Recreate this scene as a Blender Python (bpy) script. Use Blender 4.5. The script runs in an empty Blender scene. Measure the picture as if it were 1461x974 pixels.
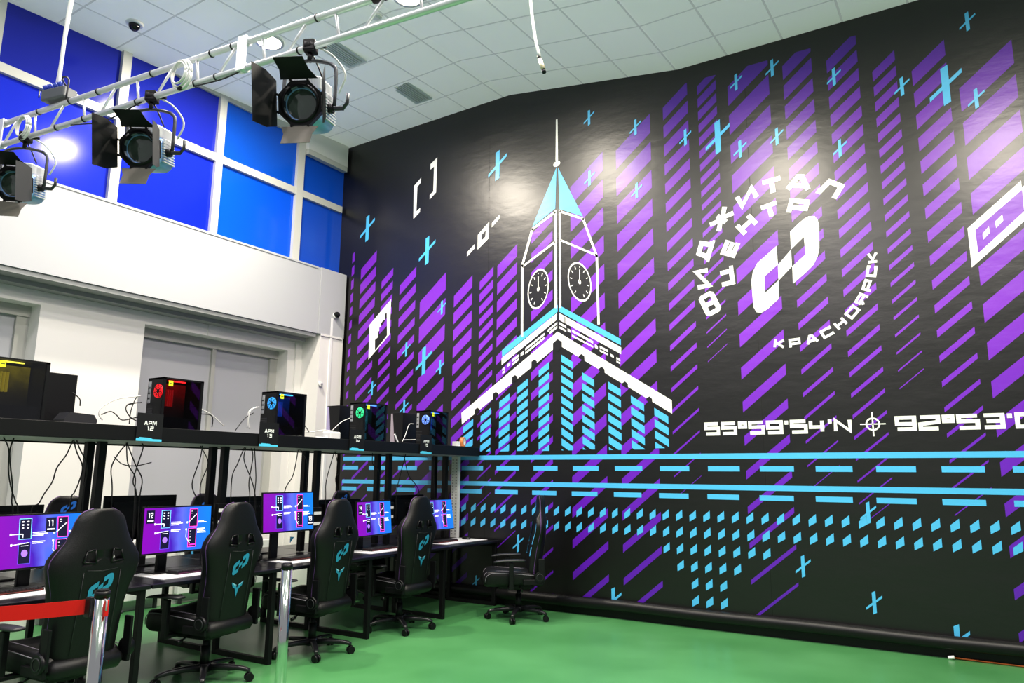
import bpy, bmesh, math, random
from mathutils import Vector, Matrix
random.seed(7)
sc = bpy.context.scene
COL = sc.collection
PI = math.pi
COLS=[[-8.082, 0.052, 4.922, 0.217, 0.159, 0.102, 10, 0], [-7.884, 0.313, 4.641, 0.24, 0.187, 0.094, 8, 0], [-7.447, 0.225, 4.412, 0.198, 0.118, 0.083, 8, 0], [-7.082, 0.307, 4.284, 0.248, 0.147, 0.087, 6, 0], [-6.686, 0.464, 3.934, 0.368, 0.258, 0.202, 3, 0], [-6.071, 0.312, 3.991, 0.245, 0.171, 0.131, 6, 0], [-5.634, 0.225, 4.161, 0.175, 0.131, 0.071, 8, 0], [-5.344, 0.317, 4.322, 0.245, 0.175, 0.13, 4, 0], [-4.804, 0.32, 3.638, 0.265, 0.133, 0.039, 12, -4], [-4.217, 0.469, 5.178, 0.366, 0.265, 0.093, 13, 0], [-3.564, 0.468, 5.531, 0.366, 0.255, 0.08, 14, 0], [-2.927, 0.315, 5.986, 0.244, 0.167, 0.05, 14, 0], [-2.49, 0.228, 6.004, 0.165, 0.117, 0.021, 17, -1], [-2.126, 0.469, 5.629, 0.365, 0.242, 0.048, 14, -1], [-1.502, 0.31, 5.858, 0.244, 0.2, 0.055, 13, -1], [-1.041, 0.31, 6.033, 0.213, 0.154, 0.052, 16, 0], [-0.601, 0.222, 5.785, 0.175, 0.116, 0.034, 15, 0], [-0.239, 0.31, 5.655, 0.244, 0.174, 0.048, 14, 0], [0.156, 0.469, 5.302, 0.362, 0.251, 0.107, 12, 0]]
POLY={'white':[[[-4.425,6.367],[-4.402,6.36],[-4.396,5.717],[-4.434,5.725]],[[-4.45,5.022],[-4.814,4.841],[-4.792,4.812],[-4.429,4.994]],[[-4.803,4.853],[-4.966,4.346],[-4.932,4.333],[-4.769,4.838]],[[-4.963,4.369],[-4.96,3.387],[-4.925,3.384],[-4.927,4.364]],[[-4.456,5.039],[-4.451,3.714],[-4.415,3.71],[-4.418,5.032]],[[-4.939,4.319],[-4.433,4.587],[-4.451,4.612],[-4.958,4.344]],[[-4.381,4.992],[-4.023,4.814],[-4.013,4.841],[-4.37,5.02]],[[-4.052,4.845],[-3.857,4.296],[-3.827,4.301],[-4.022,4.85]],[[-3.863,4.327],[-3.85,3.435],[-3.819,3.433],[-3.831,4.323]],[[-4.388,5.03],[-4.385,3.709],[-4.356,3.706],[-4.358,5.024]],[[-4.374,4.6],[-3.841,4.304],[-3.83,4.327],[-4.362,4.624]],[[-4.416,5.675],[-4.362,5.68],[-4.369,5.66]],[[-4.416,5.675],[-4.369,5.66],[-4.389,5.644]],[[-4.416,5.675],[-4.389,5.644],[-4.416,5.635]],[[-4.416,5.675],[-4.416,5.635],[-4.442,5.638]],[[-4.416,5.675],[-4.442,5.638],[-4.462,5.65]],[[-4.416,5.675],[-4.462,5.65],[-4.469,5.669]],[[-4.416,5.675],[-4.469,5.669],[-4.462,5.689]],[[-4.416,5.675],[-4.462,5.689],[-4.442,5.706]],[[-4.416,5.675],[-4.442,5.706],[-4.415,5.714]],[[-4.416,5.675],[-4.415,5.714],[-4.389,5.711]],[[-4.416,5.675],[-4.389,5.711],[-4.369,5.699]],[[-4.416,5.675],[-4.369,5.699],[-4.362,5.68]],[[-4.42,3.643],[-4.42,3.557],[-5.257,3.032],[-5.258,3.125]],[[-4.385,3.639],[-3.539,3.123],[-3.541,3.039],[-4.385,3.549]],[[-4.415,3.53],[-4.415,3.498],[-4.555,3.408],[-4.555,3.44]],[[-4.415,3.48],[-4.416,3.446],[-4.529,3.378],[-4.529,3.41]],[[-4.603,3.404],[-4.603,3.372],[-4.891,3.195],[-4.891,3.227]],[[-4.603,3.354],[-4.603,3.322],[-4.89,3.145],[-4.891,3.177]],[[-4.912,3.197],[-4.912,3.151],[-4.962,3.121],[-4.962,3.166]],[[-4.988,3.157],[-4.988,3.123],[-5.089,3.061],[-5.089,3.096]],[[-4.988,3.107],[-4.988,3.077],[-5.089,3.011],[-5.089,3.043]],[[-5.121,3.064],[-5.121,3.022],[-5.169,2.994],[-5.17,3.035]],[[-5.202,3.005],[-5.202,2.978],[-5.245,2.95],[-5.245,2.981]],[[-5.201,2.961],[-5.201,2.931],[-5.244,2.907],[-5.245,2.939]],[[-4.385,3.522],[-4.286,3.46],[-4.286,3.429],[-4.385,3.49]],[[-4.385,3.468],[-4.286,3.407],[-4.286,3.382],[-4.385,3.441]],[[-4.266,3.431],[-4.227,3.407],[-4.227,3.368],[-4.267,3.391]],[[-4.205,3.408],[-3.911,3.233],[-3.912,3.2],[-4.205,3.374]],[[-4.206,3.343],[-3.912,3.172],[-3.912,3.15],[-4.206,3.317]],[[-3.888,3.192],[-3.849,3.167],[-3.849,3.124],[-3.889,3.148]],[[-3.823,3.169],[-3.717,3.108],[-3.718,3.078],[-3.823,3.139]],[[-3.824,3.121],[-3.718,3.061],[-3.718,3.04],[-3.824,3.096]],[[-3.684,3.059],[-3.639,3.032],[-3.639,3.0],[-3.684,3.027]],[[-3.603,3.01],[-3.554,2.981],[-3.554,2.951],[-3.603,2.98]],[[-3.603,2.968],[-3.554,2.939],[-3.555,2.918],[-3.604,2.947]],[[-5.9,2.422],[-4.411,3.401],[-4.411,3.296],[-4.479,3.172],[-5.888,2.265]],[[-4.411,3.401],[-2.925,2.455],[-2.926,2.301],[-4.354,3.201],[-4.411,3.296]]],'cyan':[[[-4.42,5.626],[-4.44,5.055],[-4.794,4.861]],[[-4.397,5.62],[-4.035,4.869],[-4.376,5.036]],[[-4.409,3.751],[-4.41,3.66],[-5.252,3.139],[-5.254,3.232]],[[-4.389,3.744],[-3.542,3.225],[-3.543,3.149],[-4.39,3.662]]],'black':[[[-4.695,3.998],[-4.548,4.043],[-4.555,3.965]],[[-4.695,3.998],[-4.555,3.965],[-4.576,3.891]],[[-4.695,3.998],[-4.576,3.891],[-4.608,3.827]],[[-4.695,3.998],[-4.608,3.827],[-4.649,3.78]],[[-4.695,3.998],[-4.649,3.78],[-4.695,3.753]],[[-4.695,3.998],[-4.695,3.753],[-4.741,3.751]],[[-4.695,3.998],[-4.741,3.751],[-4.782,3.772]],[[-4.695,3.998],[-4.782,3.772],[-4.816,3.816]],[[-4.695,3.998],[-4.816,3.816],[-4.837,3.878]],[[-4.695,3.998],[-4.837,3.878],[-4.845,3.952]],[[-4.695,3.998],[-4.845,3.952],[-4.838,4.031]],[[-4.695,3.998],[-4.838,4.031],[-4.817,4.106]],[[-4.695,3.998],[-4.817,4.106],[-4.784,4.171]],[[-4.695,3.998],[-4.784,4.171],[-4.742,4.219]],[[-4.695,3.998],[-4.742,4.219],[-4.696,4.244]],[[-4.695,3.998],[-4.696,4.244],[-4.65,4.246]],[[-4.695,3.998],[-4.65,4.246],[-4.609,4.223]],[[-4.695,3.998],[-4.609,4.223],[-4.576,4.178]],[[-4.695,3.998],[-4.576,4.178],[-4.555,4.116]],[[-4.695,3.998],[-4.555,4.116],[-4.548,4.043]],[[-4.09,4.011],[-3.937,3.929],[-3.945,3.862]],[[-4.09,4.011],[-3.945,3.862],[-3.967,3.81]],[[-4.09,4.011],[-3.967,3.81],[-4.002,3.777]],[[-4.09,4.011],[-4.002,3.777],[-4.045,3.767]],[[-4.09,4.011],[-4.045,3.767],[-4.093,3.781]],[[-4.09,4.011],[-4.093,3.781],[-4.14,3.817]],[[-4.09,4.011],[-4.14,3.817],[-4.184,3.873]],[[-4.09,4.011],[-4.184,3.873],[-4.218,3.943]],[[-4.09,4.011],[-4.218,3.943],[-4.24,4.019]],[[-4.09,4.011],[-4.24,4.019],[-4.247,4.096]],[[-4.09,4.011],[-4.247,4.096],[-4.239,4.164]],[[-4.09,4.011],[-4.239,4.164],[-4.216,4.217]],[[-4.09,4.011],[-4.216,4.217],[-4.181,4.25]],[[-4.09,4.011],[-4.181,4.25],[-4.137,4.259]],[[-4.09,4.011],[-4.137,4.259],[-4.088,4.244]],[[-4.09,4.011],[-4.088,4.244],[-4.04,4.206]],[[-4.09,4.011],[-4.04,4.206],[-3.998,4.149]],[[-4.09,4.011],[-3.998,4.149],[-3.964,4.079]],[[-4.09,4.011],[-3.964,4.079],[-3.943,4.003]],[[-4.09,4.011],[-3.943,4.003],[-3.937,3.929]]],'white2':[[[-4.551,4.042],[-4.536,4.046],[-4.54,3.986],[-4.555,3.988]],[[-4.555,3.988],[-4.54,3.986],[-4.551,3.927],[-4.565,3.934]],[[-4.565,3.934],[-4.551,3.927],[-4.57,3.871],[-4.582,3.883]],[[-4.582,3.883],[-4.57,3.871],[-4.596,3.822],[-4.605,3.839]],[[-4.605,3.839],[-4.596,3.822],[-4.626,3.781],[-4.632,3.802]],[[-4.632,3.802],[-4.626,3.781],[-4.659,3.751],[-4.663,3.775]],[[-4.663,3.775],[-4.659,3.751],[-4.695,3.733],[-4.695,3.758]],[[-4.695,3.758],[-4.695,3.733],[-4.731,3.728],[-4.727,3.754]],[[-4.727,3.754],[-4.731,3.728],[-4.765,3.737],[-4.758,3.762]],[[-4.758,3.762],[-4.765,3.737],[-4.796,3.759],[-4.786,3.782]],[[-4.786,3.782],[-4.796,3.759],[-4.821,3.793],[-4.809,3.813]],[[-4.809,3.813],[-4.821,3.793],[-4.841,3.837],[-4.827,3.853]],[[-4.827,3.853],[-4.841,3.837],[-4.853,3.89],[-4.838,3.9]],[[-4.838,3.9],[-4.853,3.89],[-4.858,3.948],[-4.842,3.953]],[[-4.842,3.953],[-4.858,3.948],[-4.854,4.009],[-4.838,4.008]],[[-4.838,4.008],[-4.854,4.009],[-4.842,4.07],[-4.828,4.062]],[[-4.828,4.062],[-4.842,4.07],[-4.823,4.126],[-4.81,4.114]],[[-4.81,4.114],[-4.823,4.126],[-4.797,4.177],[-4.787,4.159]],[[-4.787,4.159],[-4.797,4.177],[-4.766,4.218],[-4.759,4.196]],[[-4.759,4.196],[-4.766,4.218],[-4.732,4.248],[-4.728,4.223]],[[-4.728,4.223],[-4.732,4.248],[-4.696,4.265],[-4.696,4.239]],[[-4.696,4.239],[-4.696,4.265],[-4.66,4.269],[-4.663,4.243]],[[-4.663,4.243],[-4.66,4.269],[-4.626,4.259],[-4.633,4.234]],[[-4.633,4.234],[-4.626,4.259],[-4.596,4.236],[-4.605,4.213]],[[-4.605,4.213],[-4.596,4.236],[-4.57,4.201],[-4.582,4.182]],[[-4.582,4.182],[-4.57,4.201],[-4.551,4.157],[-4.565,4.141]],[[-4.565,4.141],[-4.551,4.157],[-4.54,4.104],[-4.555,4.094]],[[-4.555,4.094],[-4.54,4.104],[-4.536,4.046],[-4.551,4.042]],[[-4.592,4.023],[-4.564,4.032],[-4.569,4.042],[-4.597,4.034]],[[-4.611,3.937],[-4.586,3.921],[-4.58,3.929],[-4.605,3.946]],[[-4.65,3.866],[-4.637,3.833],[-4.625,3.835],[-4.638,3.868]],[[-4.753,3.836],[-4.765,3.797],[-4.753,3.793],[-4.741,3.832]],[[-4.79,3.889],[-4.812,3.861],[-4.802,3.853],[-4.779,3.882]],[[-4.8,3.972],[-4.829,3.963],[-4.823,3.952],[-4.795,3.961]],[[-4.78,4.059],[-4.806,4.076],[-4.813,4.067],[-4.786,4.05]],[[-4.741,4.131],[-4.755,4.165],[-4.766,4.162],[-4.753,4.128]],[[-4.69,4.168],[-4.69,4.209],[-4.702,4.211],[-4.702,4.17]],[[-4.638,4.159],[-4.626,4.198],[-4.638,4.203],[-4.65,4.164]],[[-4.602,4.106],[-4.58,4.134],[-4.59,4.141],[-4.612,4.113]],[[-4.702,4.198],[-4.702,3.994],[-4.689,3.992],[-4.69,4.196]],[[-4.695,3.998],[-4.675,4.004],[-4.679,3.983]],[[-4.695,3.998],[-4.679,3.983],[-4.689,3.968]],[[-4.695,3.998],[-4.689,3.968],[-4.702,3.964]],[[-4.695,3.998],[-4.702,3.964],[-4.712,3.973]],[[-4.695,3.998],[-4.712,3.973],[-4.716,3.991]],[[-4.695,3.998],[-4.716,3.991],[-4.712,4.012]],[[-4.695,3.998],[-4.712,4.012],[-4.702,4.028]],[[-4.695,3.998],[-4.702,4.028],[-4.689,4.032]],[[-4.695,3.998],[-4.689,4.032],[-4.679,4.022]],[[-4.695,3.998],[-4.679,4.022],[-4.675,4.004]],[[-3.94,3.93],[-3.924,3.922],[-3.929,3.869],[-3.944,3.883]],[[-3.944,3.883],[-3.929,3.869],[-3.942,3.823],[-3.956,3.841]],[[-3.956,3.841],[-3.942,3.823],[-3.962,3.787],[-3.974,3.808]],[[-3.974,3.808],[-3.962,3.787],[-3.988,3.761],[-3.998,3.786]],[[-3.998,3.786],[-3.988,3.761],[-4.02,3.748],[-4.027,3.774]],[[-4.027,3.774],[-4.02,3.748],[-4.055,3.749],[-4.059,3.774]],[[-4.059,3.774],[-4.055,3.749],[-4.093,3.762],[-4.092,3.786]],[[-4.092,3.786],[-4.093,3.762],[-4.13,3.787],[-4.126,3.809]],[[-4.126,3.809],[-4.13,3.787],[-4.165,3.825],[-4.158,3.843]],[[-4.158,3.843],[-4.165,3.825],[-4.197,3.871],[-4.187,3.885]],[[-4.187,3.885],[-4.197,3.871],[-4.224,3.925],[-4.211,3.934]],[[-4.211,3.934],[-4.224,3.925],[-4.244,3.984],[-4.229,3.987]],[[-4.229,3.987],[-4.244,3.984],[-4.256,4.044],[-4.24,4.041]],[[-4.24,4.041],[-4.256,4.044],[-4.26,4.103],[-4.244,4.094]],[[-4.244,4.094],[-4.26,4.103],[-4.256,4.157],[-4.24,4.143]],[[-4.24,4.143],[-4.256,4.157],[-4.243,4.204],[-4.228,4.185]],[[-4.228,4.185],[-4.243,4.204],[-4.222,4.241],[-4.209,4.219]],[[-4.209,4.219],[-4.222,4.241],[-4.194,4.267],[-4.184,4.242]],[[-4.184,4.242],[-4.194,4.267],[-4.162,4.279],[-4.155,4.253]],[[-4.155,4.253],[-4.162,4.279],[-4.126,4.278],[-4.122,4.252]],[[-4.122,4.252],[-4.126,4.278],[-4.088,4.263],[-4.088,4.239]],[[-4.088,4.239],[-4.088,4.263],[-4.05,4.236],[-4.054,4.214]],[[-4.054,4.214],[-4.05,4.236],[-4.015,4.198],[-4.023,4.18]],[[-4.023,4.18],[-4.015,4.198],[-3.984,4.151],[-3.994,4.137]],[[-3.994,4.137],[-3.984,4.151],[-3.958,4.096],[-3.971,4.088]],[[-3.971,4.088],[-3.958,4.096],[-3.939,4.038],[-3.954,4.036]],[[-3.954,4.036],[-3.939,4.038],[-3.927,3.979],[-3.943,3.982]],[[-3.943,3.982],[-3.927,3.979],[-3.924,3.922],[-3.94,3.93]],[[-3.987,3.95],[-3.959,3.935],[-3.954,3.944],[-3.982,3.959]],[[-4.003,3.88],[-3.981,3.848],[-3.972,3.853],[-3.994,3.885]],[[-4.043,3.843],[-4.031,3.803],[-4.02,3.805],[-4.033,3.845]],[[-4.15,3.905],[-4.165,3.876],[-4.154,3.871],[-4.14,3.899]],[[-4.186,3.987],[-4.212,3.978],[-4.207,3.968],[-4.181,3.977]],[[-4.195,4.074],[-4.225,4.089],[-4.229,4.08],[-4.2,4.064]],[[-4.179,4.145],[-4.202,4.178],[-4.211,4.173],[-4.188,4.14]],[[-4.138,4.182],[-4.151,4.222],[-4.162,4.221],[-4.149,4.18]],[[-4.083,4.172],[-4.083,4.211],[-4.094,4.212],[-4.095,4.174]],[[-4.03,4.118],[-4.016,4.146],[-4.027,4.152],[-4.041,4.123]],[[-3.996,4.036],[-3.97,4.044],[-3.975,4.054],[-4.001,4.046]],[[-4.094,4.2],[-4.096,4.007],[-4.085,4.006],[-4.083,4.199]],[[-4.09,4.011],[-4.069,4.0],[-4.073,3.984]],[[-4.09,4.011],[-4.073,3.984],[-4.084,3.978]],[[-4.09,4.011],[-4.084,3.978],[-4.097,3.985]],[[-4.09,4.011],[-4.097,3.985],[-4.108,4.002]],[[-4.09,4.011],[-4.108,4.002],[-4.112,4.023]],[[-4.09,4.011],[-4.112,4.023],[-4.107,4.039]],[[-4.09,4.011],[-4.107,4.039],[-4.097,4.045]],[[-4.09,4.011],[-4.097,4.045],[-4.083,4.038]],[[-4.09,4.011],[-4.083,4.038],[-4.073,4.021]],[[-4.09,4.011],[-4.073,4.021],[-4.069,4.0]]],'black2':[[[-4.501,3.589],[-4.488,3.596],[-4.488,3.506],[-4.501,3.498]],[[-4.31,3.586],[-4.298,3.578],[-4.298,3.49],[-4.31,3.498]],[[-4.479,3.167],[-4.479,3.257],[-4.411,3.305],[-4.349,3.263],[-4.349,3.201],[-4.412,3.144]],[[-4.798,2.954],[-4.796,3.044],[-4.752,3.068],[-4.716,3.043],[-4.716,3.007]],[[-5.092,2.769],[-5.09,2.86],[-5.045,2.884],[-5.007,2.859],[-5.007,2.823]],[[-5.39,2.563],[-5.388,2.655],[-5.342,2.68],[-5.304,2.655],[-5.303,2.618]],[[-5.684,2.363],[-5.683,2.456],[-5.636,2.482],[-5.596,2.457],[-5.595,2.42]],[[-4.116,3.041],[-4.111,3.067],[-4.072,3.086],[-4.034,3.052],[-4.03,2.987]],[[-3.841,2.862],[-3.836,2.887],[-3.799,2.906],[-3.763,2.873],[-3.759,2.81]],[[-3.537,2.664],[-3.533,2.689],[-3.497,2.707],[-3.462,2.676],[-3.459,2.614]],[[-3.236,2.47],[-3.231,2.494],[-3.196,2.513],[-3.163,2.483],[-3.16,2.422]]]}
WIN=[[-5.866, -5.703, 2.334, 1.967, 1], [-5.582, -5.421, 2.473, 1.9, 1], [-5.288, -5.128, 2.649, 1.898, 1], [-5.009, -4.851, 2.825, 1.901, 1], [-4.688, -4.533, 3.024, 1.898, 1], [-4.359, -4.198, 3.099, 1.901, -1], [-4.068, -3.905, 2.855, 1.908, -1], [-3.721, -3.556, 2.72, 1.899, -1], [-3.428, -3.265, 2.534, 1.901, -1], [-3.14, -2.974, 2.379, 1.912, -1]]
XS=[[-7.788, 5.375, 0.44], [-6.579, 4.82, 0.441], [-6.281, 3.932, 0.211], [-6.913, 3.384, 0.224], [-6.58, 3.19, 0.427], [-6.285, 3.076, 0.214], [-7.547, 2.845, 0.226], [-6.916, 2.537, 0.227], [-5.361, 5.868, 0.452], [-3.933, 6.21, 0.23], [-3.291, 5.909, 0.226], [-3.936, 5.371, 0.223], [-3.294, 5.067, 0.213], [-2.655, 5.611, 0.221], [-2.266, 5.519, 0.433], [-2.024, 6.146, 0.217], [-2.016, 5.308, 0.228], [-1.612, 6.2, 0.221], [-1.605, 5.359, 0.214], [-0.975, 5.897, 0.218], [-0.97, 5.065, 0.211], [-0.339, 5.597, 0.217], [0.045, 5.497, 0.436], [0.286, 6.122, 0.215], [0.288, 5.285, 0.22], [-0.966, 1.262, 0.218], [-1.602, 0.715, 0.223], [-0.973, 0.424, 0.217], [-4.983, 0.758, 0.226], [-5.613, 0.251, 0.159], [-3.695, 0.191, 0.3], [-0.311, 0.152, 0.3], [0.225, 0.582, 0.3]]
MARK={'w':[[[-6.873,5.88],[-6.735,5.987],[-6.742,5.904],[-6.803,5.853],[-6.807,5.464],[-6.736,5.509],[-6.739,5.443],[-6.861,5.355]],[[-6.438,6.241],[-6.443,5.691],[-6.558,5.605],[-6.561,5.676],[-6.496,5.718],[-6.495,6.106],[-6.561,6.073],[-6.564,6.162]],[[-5.858,4.679],[-5.73,4.78],[-5.733,4.714],[-5.857,4.616]],[[-5.677,4.907],[-5.488,5.065],[-5.497,4.822],[-5.677,4.69]],[[-5.441,5.038],[-5.317,5.136],[-5.321,5.075],[-5.444,4.973]],[[-7.654,3.821],[-7.24,4.17],[-7.242,3.633],[-7.647,3.286]],[[0.1,3.98],[0.161,3.951],[0.165,3.72],[0.101,3.587]],[[0.1,3.98],[0.565,4.369],[0.564,4.277],[0.161,3.951]],[[0.101,3.587],[0.165,3.72],[0.582,4.084],[0.585,3.996]],[[0.566,4.302],[0.6,4.327],[0.607,4.112],[0.561,4.079]],[[0.216,3.906],[0.273,3.968],[0.274,3.903],[0.216,3.844]],[[0.327,4.008],[0.389,4.065],[0.391,4.004],[0.329,3.943]]],'k':[[[-5.612,4.896],[-5.541,4.95],[-5.548,4.856],[-5.615,4.809]],[[-7.316,3.978],[-7.292,3.625],[-7.521,3.416],[-7.53,3.577],[-7.468,3.615],[-7.473,3.693],[-7.412,3.742],[-7.433,3.81],[-7.389,3.854],[-7.347,3.871],[-7.352,3.951]]],'p':[[[-7.312,3.896],[-7.3,3.774],[-7.448,3.653],[-7.453,3.757],[-7.386,3.794]],[[0.161,3.951],[0.564,4.277],[0.559,4.065],[0.165,3.72]]],'emb':[[[-1.527,4.23],[-1.443,4.3],[-1.378,4.348],[-1.328,4.369],[-1.268,4.36],[-1.239,4.309],[-1.229,4.24],[-1.242,4.001],[-1.264,3.912],[-1.313,3.821],[-1.39,3.752],[-1.531,3.644],[-1.527,3.839],[-1.385,3.949],[-1.39,4.147],[-1.529,4.028]],[[-1.676,4.093],[-1.675,3.88],[-1.822,3.765],[-1.823,3.583],[-1.677,3.704],[-1.681,3.503],[-1.808,3.398],[-1.873,3.365],[-1.929,3.376],[-1.959,3.442],[-1.966,3.73],[-1.945,3.837],[-1.891,3.931]],[[-1.675,3.875],[-1.529,4.028],[-1.53,3.837],[-1.677,3.699]]]}
HANG=[[[2.658,1.857],[2.631,1.75],[2.643,1.653],[2.687,1.49],[2.708,1.373],[2.727,1.303]],[[2.576,1.826],[2.627,1.754],[2.657,1.598],[2.696,1.474],[2.729,1.381],[2.742,1.303]],[[3.084,1.853],[3.057,1.726],[2.996,1.626],[2.961,1.52],[2.902,1.432],[2.872,1.361],[2.838,1.299]],[[3.101,1.845],[3.12,1.753],[3.164,1.636],[3.146,1.519],[3.13,1.437],[3.125,1.371]],[[3.101,1.845],[3.121,1.778],[3.186,1.679],[3.22,1.57],[3.222,1.435]],[[3.511,1.863],[3.455,1.746],[3.422,1.631],[3.442,1.501],[3.439,1.389]],[[3.525,1.864],[3.56,1.668],[3.622,1.562],[3.614,1.464],[3.615,1.385]],[[3.526,1.855],[3.608,1.651],[3.663,1.535],[3.662,1.384]],[[3.633,1.868],[3.646,1.796],[3.623,1.643],[3.617,1.518],[3.66,1.411]],[[4.221,1.856],[4.227,1.717],[4.177,1.497],[4.233,1.354]],[[4.228,1.856],[4.317,1.687],[4.241,1.497],[4.234,1.341]],[[4.811,1.872],[4.829,1.561],[4.825,1.413]],[[4.665,1.84],[4.609,1.678],[4.581,1.545]],[[4.706,1.841],[4.717,1.714],[4.828,1.511],[4.865,1.324]],[[4.789,1.844],[4.803,1.75],[4.755,1.511],[4.769,1.36]],[[5.35,1.818],[5.286,1.581],[5.196,1.413]],[[5.349,1.827],[5.41,1.82],[5.517,1.693]],[[5.891,1.834],[5.807,1.527],[5.795,1.338]],[[5.904,1.835],[5.954,1.623],[5.884,1.545],[5.939,1.335]],[[6.457,1.81],[6.463,1.708],[6.605,1.607]],[[7.057,1.826],[7.003,1.588],[6.965,1.376]],[[7.074,1.826],[7.17,1.589],[7.352,1.392]],[[7.638,1.841],[7.61,1.636],[7.633,1.366]]]
SHELFC=[('w',[[4.111,2.162],[4.23,2.116],[4.367,2.023]]),('k',[[4.095,2.116],[4.198,2.114],[4.231,2.08],[4.229,2.006]]),('w',[[4.73,2.229],[4.644,2.195],[4.617,2.106],[4.637,2.011]]),('k',[[4.682,2.168],[4.583,2.103],[4.491,1.988]]),('k',[[3.542,2.227],[3.508,2.207],[3.475,2.104],[3.47,1.987]]),('k',[[3.53,2.171],[3.437,2.142]]),('w',[[3.54,2.226],[3.346,2.183],[3.23,2.108],[3.208,2.049],[3.242,2.004]]),('k',[[2.978,2.197],[3.036,2.155],[3.046,2.1]]),('k',[[3.537,2.17],[3.434,2.149],[3.409,2.105],[3.454,2.042],[3.527,2.006]]),('k',[[3.221,2.046],[3.291,2.076],[3.343,2.051],[3.397,2.014],[3.523,2.047]]),('w',[[4.728,2.231],[4.638,2.175],[4.634,2.02]]),('w',[[5.29,2.016],[5.454,2.025],[5.608,2.054],[5.784,2.053]]),('k',[[5.282,2.12],[5.353,2.082],[5.412,2.023]]),('w',[[5.724,2.061],[5.853,2.156],[6.003,2.216]]),('w',[[7.065,2.21],[6.979,2.193],[6.911,2.054],[6.86,1.979]]),('w',[[6.895,2.005],[7.181,2.03],[7.256,2.096]])]
# ---------------------------------------------------------------- materials
def lin(c):
    return tuple((v/12.92 if v <= .04045 else ((v+.055)/1.055)**2.4) for v in [x/255 for x in c])
MATS = {}
def mat(name, rgb, rough=.5, metal=0, emis=None, es=1.0, bump=0, bscale=60, spec=.5, coat=0):
    if name in MATS: return MATS[name]
    m = bpy.data.materials.new(name); m.use_nodes = True
    nt = m.node_tree; b = nt.nodes['Principled BSDF']
    b.inputs['Base Color'].default_value = (*lin(rgb), 1)
    b.inputs['Roughness'].default_value = rough
    b.inputs['Metallic'].default_value = metal
    b.inputs['Specular IOR Level'].default_value = spec
    b.inputs['Coat Weight'].default_value = coat
    if emis is not None:
        b.inputs['Emission Color'].default_value = (*lin(emis), 1)
        b.inputs['Emission Strength'].default_value = es
    if bump:
        tc = nt.nodes.new('ShaderNodeTexCoord'); n = nt.nodes.new('ShaderNodeTexNoise'); bp = nt.nodes.new('ShaderNodeBump')
        n.inputs['Scale'].default_value = bscale; n.inputs['Detail'].default_value = 3
        bp.inputs['Strength'].default_value = bump; bp.inputs['Distance'].default_value = .01
        nt.links.new(tc.outputs['Object'], n.inputs['Vector']); nt.links.new(n.outputs['Fac'], bp.inputs['Height'])
        nt.links.new(bp.outputs['Normal'], b.inputs['Normal'])
    MATS[name] = m
    return m
def glassmat(name, tint=(200, 205, 210), mixf=.12, rough=.02):
    if name in MATS: return MATS[name]
    m = bpy.data.materials.new(name); m.use_nodes = True; nt = m.node_tree
    for n in list(nt.nodes): nt.nodes.remove(n)
    o = nt.nodes.new('ShaderNodeOutputMaterial'); mx = nt.nodes.new('ShaderNodeMixShader')
    t = nt.nodes.new('ShaderNodeBsdfTransparent'); g = nt.nodes.new('ShaderNodeBsdfGlossy')
    t.inputs[0].default_value = (*lin(tint), 1); g.inputs['Roughness'].default_value = rough
    mx.inputs[0].default_value = mixf
    nt.links.new(t.outputs[0], mx.inputs[1]); nt.links.new(g.outputs[0], mx.inputs[2]); nt.links.new(mx.outputs[0], o.inputs[0])
    MATS[name] = m; return m
def glow_falloff(m, z0, z1):
    nt = m.node_tree
    if nt.nodes.get('fall'): return m
    tc = nt.nodes.new('ShaderNodeTexCoord'); s = nt.nodes.new('ShaderNodeSeparateXYZ'); mr = nt.nodes.new('ShaderNodeMapRange'); pw = nt.nodes.new('ShaderNodeMath'); n = nt.nodes.new('ShaderNodeTexNoise'); mu = nt.nodes.new('ShaderNodeMath')
    mr.name = 'fall'; mr.inputs['From Min'].default_value = z0; mr.inputs['From Max'].default_value = z1
    pw.operation = 'POWER'; pw.inputs[1].default_value = 2.6; mu.operation = 'MULTIPLY'; n.inputs['Scale'].default_value = 14
    L = nt.links.new; L(tc.outputs['Object'], s.inputs[0]); L(s.outputs['Z'], mr.inputs[0]); L(mr.outputs[0], pw.inputs[0]); L(tc.outputs['Object'], n.inputs['Vector'])
    L(pw.outputs[0], mu.inputs[0]); L(n.outputs['Fac'], mu.inputs[1]); L(mu.outputs[0], nt.nodes['Principled BSDF'].inputs['Emission Strength'])
    return m
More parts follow.
